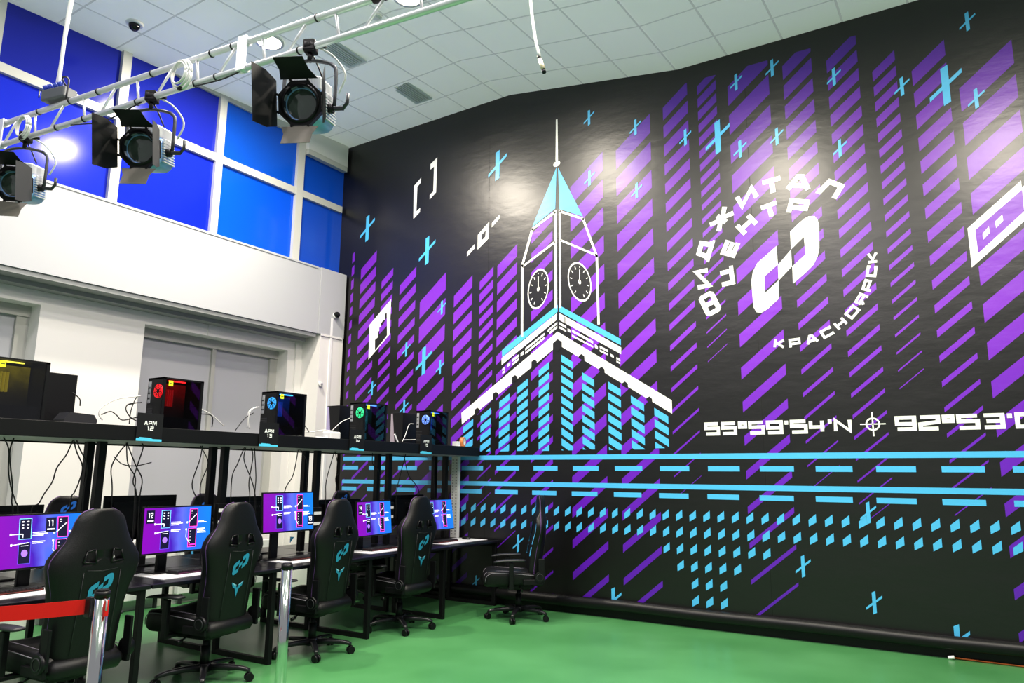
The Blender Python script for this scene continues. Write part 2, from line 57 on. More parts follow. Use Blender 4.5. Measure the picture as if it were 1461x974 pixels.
def banner_mat(name, rgb, grad=None, es=0):
    """satin vinyl print: slight creases, optional colour ramp over height"""
    m = mat(name, rgb, rough=.345, spec=.74)
    nt = m.node_tree; b = nt.nodes['Principled BSDF']
    tc = nt.nodes.new('ShaderNodeTexCoord'); mp = nt.nodes.new('ShaderNodeMapping'); n = nt.nodes.new('ShaderNodeTexNoise'); bp = nt.nodes.new('ShaderNodeBump')
    mp.inputs['Scale'].default_value = (1.0, 1, 2.2)
    n.inputs['Scale'].default_value = 1.6; n.inputs['Detail'].default_value = 4; n.inputs['Roughness'].default_value = .55
    bp.inputs['Strength'].default_value = .2; bp.inputs['Distance'].default_value = .03
    geo = nt.nodes.new('ShaderNodeNewGeometry')
    nt.links.new(geo.outputs['Position'], mp.inputs['Vector']); nt.links.new(mp.outputs[0], n.inputs['Vector'])
    nt.links.new(n.outputs['Fac'], bp.inputs['Height']); nt.links.new(bp.outputs['Normal'], b.inputs['Normal'])
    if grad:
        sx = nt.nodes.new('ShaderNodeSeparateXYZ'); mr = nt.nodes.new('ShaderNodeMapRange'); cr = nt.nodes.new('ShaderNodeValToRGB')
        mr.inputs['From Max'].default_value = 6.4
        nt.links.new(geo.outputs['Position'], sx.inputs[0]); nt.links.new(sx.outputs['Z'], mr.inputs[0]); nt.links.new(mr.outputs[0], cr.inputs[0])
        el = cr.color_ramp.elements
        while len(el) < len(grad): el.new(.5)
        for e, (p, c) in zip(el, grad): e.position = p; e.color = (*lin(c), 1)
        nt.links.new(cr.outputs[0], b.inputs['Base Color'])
    return m
M_black = banner_mat('banner_black', (15, 14, 14))
M_purple = banner_mat('banner_purple', (140, 60, 215), [(0, (88, 18, 170)), (.3, (112, 28, 192)), (.5, (134, 42, 202)), (.78, (118, 32, 180)), (.95, (72, 12, 150))])  # height ramp holds the print gradient plus part of the lighting
M_cyan = banner_mat('banner_cyan', (84, 186, 236))
M_white = banner_mat('banner_white', (246, 246, 242))
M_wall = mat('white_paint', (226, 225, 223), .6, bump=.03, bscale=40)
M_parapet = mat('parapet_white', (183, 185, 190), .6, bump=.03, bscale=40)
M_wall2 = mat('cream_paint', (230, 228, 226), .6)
M_soffit = mat('shaded_soffit', (150, 152, 153), .6)  # shade under the parapet is put into this grey
M_frame = mat('window_frame', (200, 200, 196), .4)
M_steel = mat('polished_steel', (215, 215, 215), .12, 1)
M_alu = mat('white_aluminium', (232, 232, 236), .3, .25)
M_bmetal = mat('black_metal', (13, 13, 16), .5, spec=.3)
M_bplast = mat('black_plastic', (14, 14, 17), .4, spec=.35)
M_dplast = mat('dark_grey_plastic', (46, 46, 50), .45)
M_leather = mat('black_leather', (17, 17, 19), .45, bump=.12, bscale=180, spec=.35)
M_piping = mat('purple_piping', (96, 62, 120), .5)
M_pipeg = mat('grey_piping', (130, 125, 135), .5)
M_desk = mat('desk_black', (20, 19, 26), .28, bump=.04, bscale=120)
M_silver = mat('silver_plastic', (185, 186, 190), .35, .3)
M_cyp = mat('cyan_print', (48, 148, 185), .45)
M_cyl = mat('light_cyan_print', (150, 205, 235), .35)
M_w = mat('white_plastic', (236, 236, 236), .4)
M_cw = mat('cable_white', (225, 225, 222), .45)
M_ck = mat('cable_black', (18, 18, 20), .45)
M_red = mat('red_belt', (228, 14, 6), .6, bump=.1, bscale=300)
M_orange = mat('orange_cable', (190, 95, 30), .5)
# ---------------------------------------------------------------- mesh helpers
def vtx(bm, p): return bm.verts.new(p)
def box(bm, x0, x1, y0, y1, z0, z1, bev=0, mi=0, M=None):
    vs = [bm.verts.new(((x0, x1)[i], (y0, y1)[j], (z0, z1)[k])) for i in (0, 1) for j in (0, 1) for k in (0, 1)]
    F = [(0, 1, 3, 2), (4, 6, 7, 5), (0, 4, 5, 1), (2, 3, 7, 6), (0, 2, 6, 4), (1, 5, 7, 3)]
    fs = [bm.faces.new([vs[i] for i in f]) for f in F]
    for f in fs: f.material_index = mi
    if bev:
        es = list({e for f in fs for e in f.edges})
        r = bmesh.ops.bevel(bm, geom=es, offset=bev, segments=2, affect='EDGES', profile=.5)
        for f in r['faces']: f.material_index = mi
        vs = list({v for f in r['faces'] for v in f.verts} | {v for v in vs if v.is_valid})
    if M is not None: bmesh.ops.transform(bm, matrix=M, verts=[v for v in vs if v.is_valid])
    return vs
def ring_surface(bm, rings, cap=True, mi=0, closed=True):
    vr = [[bm.verts.new(p) for p in r] for r in rings]
    n = len(vr[0])
    for a, b in zip(vr, vr[1:]):
        for i in range(n if closed else n-1):
            j = (i+1) % n
            f = bm.faces.new((a[i], a[j], b[j], b[i])); f.material_index = mi; f.smooth = True
    if cap:
        for r in (vr[0], vr[-1]):
            try: f = bm.faces.new(r); f.material_index = mi
            except ValueError: pass
    return vr
def tube(bm, pts, r, n=8, mi=0, cap=True):
    pts = [Vector(p) for p in pts]; rs = r if isinstance(r, (list, tuple)) else [r]*len(pts)
    rings = []; prev = None
    for i, p in enumerate(pts):
        d = (pts[min(i+1, len(pts)-1)]-pts[max(i-1, 0)]).normalized()
        a = prev if prev is not None else (Vector((0, 0, 1)) if abs(d.z) < .9 else Vector((1, 0, 0)))
        u = (a-d*a.dot(d)).normalized(); v = d.cross(u); prev = u
        rings.append([p+(u*math.cos(2*PI*k/n)+v*math.sin(2*PI*k/n))*rs[i] for k in range(n)])
    ring_surface(bm, rings, cap, mi)
def smooth_path(pts, k=4):
    pts = [Vector(p) for p in pts]
    if len(pts) < 3: return pts
    out = []
    P = [pts[0]*2-pts[1]]+pts+[pts[-1]*2-pts[-2]]
    for i in range(1, len(P)-2):
        a, b, c, d = P[i-1:i+3]
        for j in range(k):
            t = j/k
            out.append(.5*((2*b)+(c-a)*t+(2*a-5*b+4*c-d)*t*t+(3*b-a-3*c+d)*t**3))
    out.append(pts[-1]); return out
def cyl(bm, c, axis, r, h, n=20, mi=0, r2=None):
    c = Vector(c); a = Vector(axis).normalized(); tube(bm, [c-a*h/2, c+a*h/2], [r, r2 if r2 is not None else r], n, mi)
def disc_ring(bm, c, axis, r0, r1, h, n=24, mi=0):
    c = Vector(c); a = Vector(axis).normalized(); u = a.orthogonal().normalized(); v = a.cross(u)
    R = []
    for rr, hh in ((r0, -h/2), (r1, -h/2), (r1, h/2), (r0, h/2), (r0, -h/2)):
        R.append([c+a*hh+(u*math.cos(2*PI*k/n)+v*math.sin(2*PI*k/n))*rr for k in range(n)])
    ring_surface(bm, R, False, mi)
def extr(bm, poly, fn, h, mi=0):
    """poly in 2D, fn(u,v,w)->3D; extruded from w=0 to w=h"""
    a = [bm.verts.new(fn(u, v, 0)) for u, v in poly]; b = [bm.verts.new(fn(u, v, h)) for u, v in poly]
    n = len(poly); fs = [bm.faces.new(a), bm.faces.new(b[::-1])]
    for i in range(n): fs.append(bm.faces.new((a[i], b[i], b[(i+1) % n], a[(i+1) % n])))
    for f in fs: f.material_index = mi
def flat(bm, poly, fn, mi=0):
    f = bm.faces.new([bm.verts.new(fn(u, v)) for u, v in poly]); f.material_index = mi
    return f
def finish(name, bm, mats, parent=None, smooth=False, recalc=True):
    if recalc: bmesh.ops.recalc_face_normals(bm, faces=bm.faces[:])
    me = bpy.data.meshes.new(name); bm.to_mesh(me); bm.free()
    for m in (mats if isinstance(mats, (list, tuple)) else [mats]): me.materials.append(m)
    if smooth:
        for p in me.polygons: p.use_smooth = True
    o = bpy.data.objects.new(name, me); COL.objects.link(o)
    if parent is not None: o.parent = parent
    return o
def B(): return bmesh.new()
def tag(o, label=None, cat=None, group=None, kind=None):
    if label: o['label'] = label
    if cat: o['category'] = cat
    if group: o['group'] = group
    if kind: o['kind'] = kind
    return o
def thing(name, label, cat, loc=(0, 0, 0), rz=0, group=None):
    o = bpy.data.objects.new(name, None); COL.objects.link(o); o.location = loc; o.rotation_euler = (0, 0, rz); o.empty_display_size = .1
    return tag(o, label, cat, group)
def struct(name, bm, m, parent=None, label=None, cat=None, **k):
    o = finish(name, bm, m, parent, **k)
    if parent is None: tag(o, label, cat, kind='structure')
    return o
def dup(root, loc, rz, label, group=None, swap=None):
    r = root.copy(); COL.objects.link(r); r.location = loc; r.rotation_euler = (0, 0, rz); r['label'] = label
    if group: r['group'] = group
    m = {root: r}
    todo = [root]
    while todo:
        p = todo.pop()
        for ch in list(p.children):
            c = ch.copy(); COL.objects.link(c); c.parent = m[p]; c.matrix_parent_inverse = ch.matrix_parent_inverse.copy()
            m[ch] = c; todo.append(ch)
    return r
# ---------------------------------------------------------------- room shell
YM = 8.09            # mural plane
XG = -8.38           # upper glazing plane
XP = -8.2            # parapet plane
XL = -8.6            # lower wall plane
def zc(x, y):
    pts = [(-8.9, 6.85), (-5.2, 6.91), (-2.73, 6.547), (4, 6.52)]
    z = pts[-1][1]
    for (a, za), (b, zb) in zip(pts, pts[1:]):
        if x <= b: z = za+(zb-za)*(x-a)/(b-a); break
    return z-.06*(YM-max(y, -1))
def floor_mat():
    m = mat('green_floor', (80, 150, 88), .3, spec=.4)
    nt = m.node_tree; b = nt.nodes['Principled BSDF']
    g = nt.nodes.new('ShaderNodeNewGeometry'); n = nt.nodes.new('ShaderNodeTexNoise'); n.inputs['Scale'].default_value = 1.1; n.inputs['Detail'].default_value = 5
    cr = nt.nodes.new('ShaderNodeValToRGB'); cr.color_ramp.elements[0].position = .3; cr.color_ramp.elements[0].color = (*lin((76, 138, 84)), 1)
    cr.color_ramp.elements[1].position = .75; cr.color_ramp.elements[1].color = (*lin((92, 154, 100)), 1)
    nt.links.new(g.outputs['Position'], n.inputs['Vector']); nt.links.new(n.outputs['Fac'], cr.inputs[0]); nt.links.new(cr.outputs[0], b.inputs['Base Color'])
    mr = nt.nodes.new('ShaderNodeMapRange'); mr.inputs['To Min'].default_value = .22; mr.inputs['To Max'].default_value = .42
    nt.links.new(n.outputs['Fac'], mr.inputs[0]); nt.links.new(mr.outputs[0], b.inputs['Roughness'])
    return m
bm = B(); box(bm, -8.95, 3.2, -2.5, 8.35, -.08, 0); struct('floor', bm, floor_mat(), label='glossy green painted floor', cat='floor')
# floor seams (thin welds)
def ceil_mat():
    m = mat('ceiling_tiles_fill_glow', (205, 214, 208), .8, emis=(222, 226, 224), es=.27)  # tiles are no lamp: soft fill light is put into their emission
    nt = m.node_tree; b = nt.nodes['Principled BSDF']; N = nt.nodes.new; L = nt.links.new
    g = N('ShaderNodeNewGeometry'); s = N('ShaderNodeSeparateXYZ'); L(g.outputs['Position'], s.inputs[0])
    def line(axis, off, pitch, w):
        a = N('ShaderNodeMath'); a.operation = 'ADD'; a.inputs[1].default_value = off+50*pitch; L(s.outputs[axis], a.inputs[0])
        d = N('ShaderNodeMath'); d.operation = 'DIVIDE'; d.inputs[1].default_value = pitch; L(a.outputs[0], d.inputs[0])
        f = N('ShaderNodeMath'); f.operation = 'FRACT'; L(d.outputs[0], f.inputs[0])
        c = N('ShaderNodeMath'); c.operation = 'LESS_THAN'; c.inputs[1].default_value = w/pitch; L(f.outputs[0], c.inputs[0])
        return c
    lx = line('X', 5.962, .637, .024); ly = line('Y', -7.612, .666, .024)
    mx = N('ShaderNodeMath'); mx.operation = 'MAXIMUM'; L(lx.outputs[0], mx.inputs[0]); L(ly.outputs[0], mx.inputs[1])
    mc = N('ShaderNodeMix'); mc.data_type = 'RGBA'; mc.inputs[6].default_value = (*lin((226, 232, 226)), 1); mc.inputs[7].default_value = (*lin((168, 176, 174)), 1)
    L(mx.outputs[0], mc.inputs[0]); L(mc.outputs[2], b.inputs['Base Color'])
    n = N('ShaderNodeTexNoise'); n.inputs['Scale'].default_value = 120; bp = N('ShaderNodeBump'); bp.inputs['Strength'].default_value = .15; bp.inputs['Distance'].default_value = .004
    L(g.outputs['Position'], n.inputs['Vector']); L(n.outputs['Fac'], bp.inputs['Height']); L(bp.outputs[0], b.inputs['Normal'])
    return m
bm = B(); xs = [-8.9, -5.2, -2.73, 4]; ys = [-2.5, -1, 8.3]
gv = [[bm.verts.new((x, y, zc(x, y))) for y in ys] for x in xs]; gt = [[bm.verts.new((x, y, 7.1)) for y in ys] for x in xs]
for i in range(3):
    for j in range(2):
        bm.faces.new((gv[i][j], gv[i+1][j], gv[i+1][j+1], gv[i][j+1])); bm.faces.new((gt[i][j], gt[i][j+1], gt[i+1][j+1], gt[i+1][j]))
for i in range(3):
    bm.faces.new((gv[i][0], gt[i][0], gt[i+1][0], gv[i+1][0])); bm.faces.new((gv[i][2], gv[i+1][2], gt[i+1][2], gt[i][2]))
for j in range(2):
    bm.faces.new((gv[0][j], gv[0][j+1], gt[0][j+1], gt[0][j])); bm.faces.new((gv[3][j], gt[3][j], gt[3][j+1], gv[3][j+1]))
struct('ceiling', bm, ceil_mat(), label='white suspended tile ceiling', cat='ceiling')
bm = B(); box(bm, -8.9, 3.2, YM+.045, YM+.2, 0, 6.96); struct('wall_back', bm, M_black, label='black painted wall behind the mural', cat='wall')
# window wall, upper glazing frame
bm = B()
mull = [(2.96, 3.07), (4.34, 4.45), (5.71, 5.815), (7.1, 7.23)]
box(bm, XG-.1, XG+.005, -2.4, YM, 6.665, 6.9)       # head
for y0, y1 in mull: box(bm, XG-.1, XG+.025, y0+.03, y1+.03, 4.6, 6.7)
for y0, y1 in ((1.55, 1.66), (.15, .26), (-1.25, -1.14)): box(bm, XG-.1, XG+.025, y0, y1, 4.6, 6.7)
box(bm, XG-.1, XG+.02, -2.4, YM, 5.735, 5.84)
struct('trim_1', bm, M_frame, label='off-white mullions of the blue upper glazing', cat='window frame')
panes = [(-2.4, -1.25), (-1.14, .15), (.26, 1.55), (1.66, 2.99), (3.1, 4.37), (4.48, 5.74), (5.845, 7.13), (7.26, YM)]
lowc = [(26, 42, 190), (26, 42, 190), (26, 42, 190), (28, 48, 188), (28, 46, 190), (20, 40, 186), (12, 84, 208), (20, 74, 180)]
upc = [(32, 38, 150), (32, 38, 150), (32, 38, 150), (32, 40, 148), (30, 40, 150), (28, 40, 156), (12, 82, 190), (14, 74, 176)]
wn = 1
for (y0, y1), lc, uc in zip(panes, lowc, upc):
    for z0, z1, c in ((4.66, 5.735, lc), (5.84, 6.665 if y0 < 7 else 6.5, uc)):
        m = mat('blue_film_%d' % wn, c, .13, emis=c, es=.16, spec=.3)
        bm = B(); box(bm, XG-.05, XG-.03, y0-.02, y1+(.02 if y1 < 8 else .06), z0-.03, z1+.03)
        struct('window_%d' % wn, bm, m, label='blue backed glass pane', cat='window'); wn += 1
# parapet beam + ledge
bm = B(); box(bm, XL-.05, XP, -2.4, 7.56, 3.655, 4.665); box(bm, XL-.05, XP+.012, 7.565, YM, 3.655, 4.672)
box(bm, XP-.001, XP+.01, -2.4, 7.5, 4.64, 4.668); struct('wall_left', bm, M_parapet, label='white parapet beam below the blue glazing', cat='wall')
bm = B(); box(bm, XL, XP-.02, -2.4, 7.55, 3.60, 3.652); box(bm, XL, XL+.17, -2.4, 7.55, 3.55, 3.60); struct('trim_2', bm, M_soffit, label='soffit strip under the white parapet, shade put into its grey', cat='trim')
# lower wall with openings
bm = B()
op = [(.2, 1.5), (1.75, 3.91), (5.12, 7.37)]
zt, zb = 3.40, .78
ycur = -2.4
for y0, y1 in op:
    box(bm, XL-.3, XL, ycur, y0, 0, 3.66); box(bm, XL-.3, XL, y0, y1, zt, 3.66); box(bm, XL-.3, XL, y0, y1, 0, zb); ycur = y1
box(bm, XL-.3, XL, ycur, YM, 0, 3.66)
box(bm, XL-.01, XP, 7.62, YM, 0, 3.655)              # corner pier
box(bm, XL-.01, XL+.03, 7.5, 7.62, 0, 3.655)
struct('wall_window_side', bm, M_wall2, label='cream wall with tall recesses', cat='wall')
bm = B(); box(bm, XP-.02, XP+.02, 7.62, YM-.04, 3.63, 3.66)
box(bm, XL, XL+.012, 6.0, 6.02, 3.40, 3.62); struct('trim_3', bm, M_wall, label='thin white joint strips', cat='trim')
bm = B()
for y0, y1 in op:
    for a, b in ((y0, y0+.11), (y1-.13, y1), ((y0+y1)/2-.01+.02, (y0+y1)/2+.07)):
        box(bm, XL-.29, XL-.22, a, b, zb, zt)
    box(bm, XL-.29, XL-.2, y0, y1, zt-.12, zt)
struct('trim_4', bm, mat('grey_frame', (176, 176, 172), .5), label='grey frames inside the recesses', cat='window frame')
M_blind = mat('grey_blind', (178, 179, 186), .55)
bm = B()
for i, (y0, y1) in enumerate(op):
    bm = B(); box(bm, XL-.3, XL-.26, y0, y1, zb, zt); struct('window_%d' % (wn+i), bm, M_blind, label='window covered by pale grey blinds', cat='window')
# bulkhead in the corner
bm = B()
pr = [(7.26, 6.5), (7.26, 6.72), (7.35, 6.95), (YM, 6.95), (YM, 6.5)]
extr(bm, pr, lambda u, v, w: (XG+w, u, v), .09); struct('trim_5', bm, M_wall2, label='cream bulkhead above the corner pane', cat='trim')
bm = B(); box(bm, XG, XG+.085, 7.27, YM, 6.42, 6.50); struct('trim_6', bm, M_frame, label='pale strip under the bulkhead', cat='trim')

# ---------------------------------------------------------------- mural banner
ban = thing('wall_mural', 'giant black and purple printed banner with clock tower covering the back wall', 'mural', (-2.6, YM, 0))
def bfin(name, bm, mats, label=None, **k):
    o = finish(name, bm, mats, ban, **k); o.location = (2.6, -YM, 0)
    if label: o['label'] = label
    return o
BX0, BX1, BZ0, BZ1 = -8.13, 3.1, .13, 6.357
bm = B(); box(bm, BX0, BX1, YM, YM+.045, BZ0, BZ1); bfin('vinyl_sheet', bm, M_black, 'plain black vinyl')
def clip(poly, f):
    out = []
    for i in range(len(poly)):
        a, b = poly[i-1], poly[i]; fa, fb = f(a), f(b)
        if fa >= 0 and fb >= 0: out.append(b)
        elif fa >= 0 > fb or fb >= 0 > fa:
            t = fa/(fa-fb); c = (a[0]+(b[0]-a[0])*t, a[1]+(b[1]-a[1])*t)
            out.append(c)
            if fb >= 0: out.append(b)
    return out
def P3(lev): return lambda u, v: (u, YM-.001*lev, v)
def add(bm, poly, lev, mi=0):
    p = clip(clip(clip(poly, lambda q: BZ1-.045-q[1]), lambda q: q[1]-BZ0-.06), lambda q: BX1-q[0])
    q = [p[i] for i in range(len(p)) if math.dist(p[i], p[i-1]) > 1e-4]
    if len(q) > 2: flat(bm, q, P3(lev), mi)
bm = B()
for xl, w, z0, per, t0, t1, N, st in COLS:
    t0 = min(t0, per*.7)
    for k in range(st, 40):
        t = t0+(t1-t0)*k/N if k > 0 else t0
        z = z0-per*k
        if t < .007 or z < -.5: break
        add(bm, [(xl, z-t/2), (xl+w, z-t/2+.82*w), (xl+w, z+t/2+.82*w), (xl, z+t/2)], 1)
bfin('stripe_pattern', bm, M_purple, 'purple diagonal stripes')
# cyan lines, dashes, diamonds
bm = B()
for z0, z1 in ((1.79, 1.848), (1.457, 1.513)): add(bm, [(-8.07, z0), (3.05, z0), (3.05, z1), (-8.07, z1)], 3)
for k in range(-4, 16):
    x = -5.876+.5567*k
    for dx, za, zb_ in ((0, 1.656, 1.712), (-.018, 1.355, 1.41)):
        add(bm, [(max(x+dx, -8.07), za), (x+dx+.345, za), (x+dx+.345, zb_), (max(x+dx, -8.07), zb_)], 3)
def diamond(x, z): add(bm, [(x-.037, z-.055), (x+.037, z-.012), (x+.037, z+.072), (x-.037, z+.012)], 3)
for i in range(-18, 42):
    x = -3.038+.1552*i
    for r in range(6):
        ok = r < 2 or (r == 2 and 0 <= i <= 7) or (r == 3 and 1 <= i <= 5) or (r >= 4 and 2 <= i <= 4)
        if r < 2 and i < -18: ok = False
        if ok: diamond(x, 1.163-.1788*r)
bfin('road_marking', bm, M_cyan, 'cyan lines, dashes and rhombi')
bm = B()
def xmark(x, z, h):
    w = h*.075; a = h*.34; s = .82; t = h*.055
    add(bm, [(x-w, z-h/2), (x+w, z-h/2+w), (x+w, z+h/2), (x-w, z+h/2-w)], 4)
    add(bm, [(x-a, z-a*s-t), (x+a, z+a*s-t), (x+a, z+a*s+t), (x-a, z-a*s+t)], 4.3)
bm.free()
for x, z, h in XS:
    if x > .2 and z < 1: x, h = x+.13, .22
    bm = B(); xmark(x, z, h); bfin('cross_mark', bm, M_cyan)
# clock tower
bm = B()
for col, mi, lev in (('cyan', 0, 3), ('white', 1, 4), ('black2', 2, 5), ('black', 2, 5), ('white2', 1, 6)):
    for p in POLY.get(col, []): add(bm, p, lev, mi)
for xl, xr, zt_, zb_, s in WIN:
    per = .131; th = .088
    for k in range(40):
        z = zt_-k*per
        p = [(xl, z-(.105 if s == 1 else 0)), (xr, z-(0 if s == 1 else .105)), (xr, z-th-(0 if s == 1 else .105)), (xl, z-th-(.105 if s == 1 else 0))]
        p = clip(p, lambda q: q[1]-zb_)
        if len(p) < 3: break
        add(bm, p, 3, 0)
bfin('clock_tower_print', bm, [M_cyan, M_white, M_black], 'white and cyan clock tower drawing')
def icon(n, items, lab):
    bm = B()
    for k, i, mi, lev in items: add(bm, MARK[k][i], lev, mi)
    bfin(n, bm, [M_white, M_black, M_purple], lab)
icon('bracket_icon', [('w', 0, 0, 4)], 'white opening bracket'); icon('bracket_icon', [('w', 1, 0, 4)], 'white closing bracket')
icon('square_icon', [('w', 2, 0, 4), ('w', 3, 0, 4), ('k', 0, 1, 5), ('w', 4, 0, 4)], 'white dash, square, dash icon')
icon('cursor_icon', [('w', 5, 0, 4), ('k', 1, 1, 5), ('p', 0, 2, 6)], 'white slanted pixel page icon')
icon('window_icon', [('p', 1, 2, 3)]+[('w', i, 0, 4) for i in range(6, len(MARK['w']))], 'white outlined slanted window icon with two dots')
bm = B()
for p in MARK['emb']: add(bm, p, 4)
bfin('emblem', bm, M_white, 'white linked-loop emblem')
# lettering: stroke glyphs, coordinates are stroke centre lines in a unit box (w,1)
G = {
 '5': (1.25, [[(1.25, 1), (0, 1), (0, .56), (1.25, .56), (1.25, 0), (0, 0)]]),
 '9': (1.25, [[(0, 0), (1.25, 0), (1.25, 1), (0, 1), (0, .45), (1.25, .45)]]),
 '2': (1.25, [[(0, 1), (1.25, 1), (1.25, .56), (0, .4), (0, 0), (1.25, 0)]]),
 '3': (1.2, [[(0, 1), (1.2, 1), (1.2, 0), (0, 0)], [(.15, .52), (1.2, .52)]]),
 '4': (1.2, [[(0, 1), (0, .42), (1.2, .42)], [(1.0, 1), (1.0, 0)]]),
 '1': (.5, [[(0, .85), (.3, 1), (.3, 0)]]),
 'o': (.55, [[(0, .6), (.55, .6), (.55, 1), (0, 1), (0, .6)]]),
 "'": (.08, [[(.04, 1.1), (.04, .72)]]),
 'N': (1.2, [[(0, 0), (0, 1), (1.2, 0), (1.2, 1)]]),
 'O': (1.25, [[(0, 0), (1.25, 0), (1.25, 1), (0, 1), (0, 0)]]),
 'Ф': (1.25, [[(.1, 0), (1.15, 0), (1.25, .15), (1.25, .85), (1.15, 1), (.1, 1), (0, .85), (0, .15), (.1, 0)], [(.625, 0), (.625, 1)]]),
 'И': (1.05, [[(0, 1), (0, 0), (1.05, 1), (1.05, 0)]]),
 'Д': (1.2, [[(.15, .15), (.28, 1), (1.0, 1), (1.0, .15)], [(-.08, .1), (1.22, .1)], [(-.03, -.12), (-.03, .1)], [(1.17, -.12), (1.17, .1)]]),
 'Ж': (1.5, [[(.75, 1), (.75, 0)], [(0, 1), (.65, .5), (0, 0)], [(1.5, 1), (.85, .5), (1.5, 0)]]),
 'Т': (1.15, [[(0, 1), (1.15, 1)], [(.575, 1), (.575, -.1)]]),
 'А': (1.25, [[(0, -.08), (.5, 1), (.75, 1), (1.25, -.08)], [(.22, .25), (1.03, .25)]]),
 'Л': (1.2, [[(-.05, 0), (.15, 0), (.35, 1), (1.15, 1), (1.15, -.08)]]),
 'Ц': (1.15, [[(0, 1.08), (0, .08), (1.0, .08)], [(.9, 1.08), (.9, .08)], [(1.12, .2), (1.12, -.15)]]),
 'Е': (1.0, [[(1.0, 1), (0, 1), (0, 0), (1.0, 0)], [(0, .5), (.95, .5)]]),
 'Н': (1.05, [[(0, 1.08), (0, -.08)], [(1.05, 1.08), (1.05, -.08)], [(0, .5), (1.05, .5)]]),
 'Р': (1.1, [[(0, -.08), (0, 1), (1.1, 1), (1.1, .4), (0, .4)]]),
 'К': (1.1, [[(0, 1.08), (0, -.08)], [(1.05, 1.02), (.3, .5), (1.1, -.02)], [(0, .5), (.4, .5)]]),
 'С': (1.1, [[(1.1, .75), (1.1, 1), (0, 1), (0, 0), (1.1, 0), (1.1, .25)]]),
 'Я': (1.1, [[(1.1, -.08), (1.1, 1), (0, 1), (0, .45), (1.1, .45)], [(.5, .45), (.05, -.08)]]),
 'М': (1.3, [[(0, -.08), (0, 1), (.3, 1), (.65, .2), (1.0, 1), (1.3, 1), (1.3, -.08)]]),
}
G['О'] = G['O']; G['0'] = G['O']
def strokes(glyph, h, t, sx=1):
    """returns convex quads in local 2D, glyph of cap height h, stroke t, lower-left 0,0"""
    w, lines = G[glyph]; H = h-t; out = []
    for ln in lines:
        pts = [Vector((p[0]*H*sx+t/2, p[1]*H+t/2)) for p in ln]
        closed = (pts[0]-pts[-1]).length < 1e-6
        n = len(pts); off = []
        for i in range(n):
            dp = pts[i]-pts[i-1] if i > 0 else (pts[-1]-pts[-2] if closed else None)
            dn = pts[i+1]-pts[i] if i < n-1 else (pts[1]-pts[0] if closed else None)
            if dp is None: dp = dn
            if dn is None: dn = dp
            dp = dp.normalized(); dn = dn.normalized()
            n1 = Vector((-dp.y, dp.x)); n2 = Vector((-dn.y, dn.x)); mt = n1+n2
            if mt.length < .3: mt = n1; sc_ = 1
            else: mt.normalize(); sc_ = min(1/max(mt.dot(n1), .45), 1.7)
            off.append(mt*sc_*t/2)
        for i in range(n-1):
            out.append([tuple(pts[i]+off[i]), tuple(pts[i+1]+off[i+1]), tuple(pts[i+1]-off[i+1]), tuple(pts[i]-off[i])])
    return out, w*H*sx+t
def put_text(bm, s, fn, h, t, gap, sx=1, width=None, mi=0, off=Vector((0, -1, 0))):
    ws = [strokes(c, h, t, sx)[1] if c != ' ' else h*.5 for c in s]
    tot = sum(ws)+gap*(len(s)-1); k = (width/tot) if width else 1; x = 0
    for c, w in zip(s, ws):
        if c != ' ':
            for i, q in enumerate(strokes(c, h, t, sx)[0]):
                flat(bm, q[::-1], lambda u, v: Vector(fn((x+u)*k, v))+off*(i*.00012), mi)
        x += w+gap
    return tot*k
bm = B()
put_text(bm, "55o59'54'N", lambda u, v: (-2.56+u, YM-.004, 2.044+v), .146, .036, .012, 1.0, 1.505)
bfin('latitude_lettering', bm, M_white, 'white lettering 55 degrees 59 minutes 54 north')
bm = B(); put_text(bm, "92o53'O", lambda u, v: (-.668+u, YM-.004, 2.048+v), .146, .036, .012, 1.0, 1.16)
bfin('longitude_lettering', bm, M_white, 'white lettering 92 degrees 53 minutes')
bm = B(); cx_, cz_ = -.863, 2.123
for k in range(24):
    a0, a1 = 2*PI*k/24, 2*PI*(k+1)/24
    flat(bm, [(cx_+r*math.cos(a), cz_+r*math.sin(a)) for r, a in ((.05, a0), (.066, a0), (.066, a1), (.05, a1))], P3(4))
for q in ([(cx_-.115, cz_-.006), (cx_+.115, cz_-.006), (cx_+.115, cz_+.006), (cx_-.115, cz_+.006)], [(cx_-.007, cz_-.12), (cx_+.007, cz_-.12), (cx_+.007, cz_+.12), (cx_-.007, cz_+.12)]):
    flat(bm, q, P3(5))
bfin('crosshair', bm, M_white, 'white crosshair between the coordinates')
bm = B()
def arc(s, c, R, angs, h, t, sx, inward=False):
    for ch, a in zip(s, angs):
        a = math.radians(a); rad = Vector((math.cos(a), math.sin(a))); up = -rad if inward else rad
        rt = Vector((up.y, -up.x)); w = strokes(ch, h, t, sx)[1]
        o = Vector(c)+rad*R-rt*w/2-up*h/2
        for i, q in enumerate(strokes(ch, h, t, sx)[0]): flat(bm, q, lambda u, v: (o.x+rt.x*u+up.x*v, YM-.004-i*.00012, o.y+rt.y*u+up.y*v))
arc('ФИДЖИТАЛ', (-1.607, 3.887), .905, [-157, -176.7, 161.5, 136.5, 113.5, 95, 77, 55.8], .19, .056, 1.28)
bfin('arched_word', bm, M_white, 'outer curved white word'); bm = B()
arc('ЦЕНТР', (-1.607, 3.893), .627, [-174.1, 155.6, 127.2, 100.7, 73.6], .178, .053, 1.2)
bfin('arched_word', bm, M_white, 'inner curved white word'); bm = B()
arc('КРАСНОЯРСК', (-1.59, 3.845), .845, [-97.8, -87.3, -75.6, -64.5, -53.8, -42.8, -32.3, -21.9, -11.7, -1.8], .1, .027, 1.15, True)
bfin('arched_word', bm, M_white, 'small curved white city name')
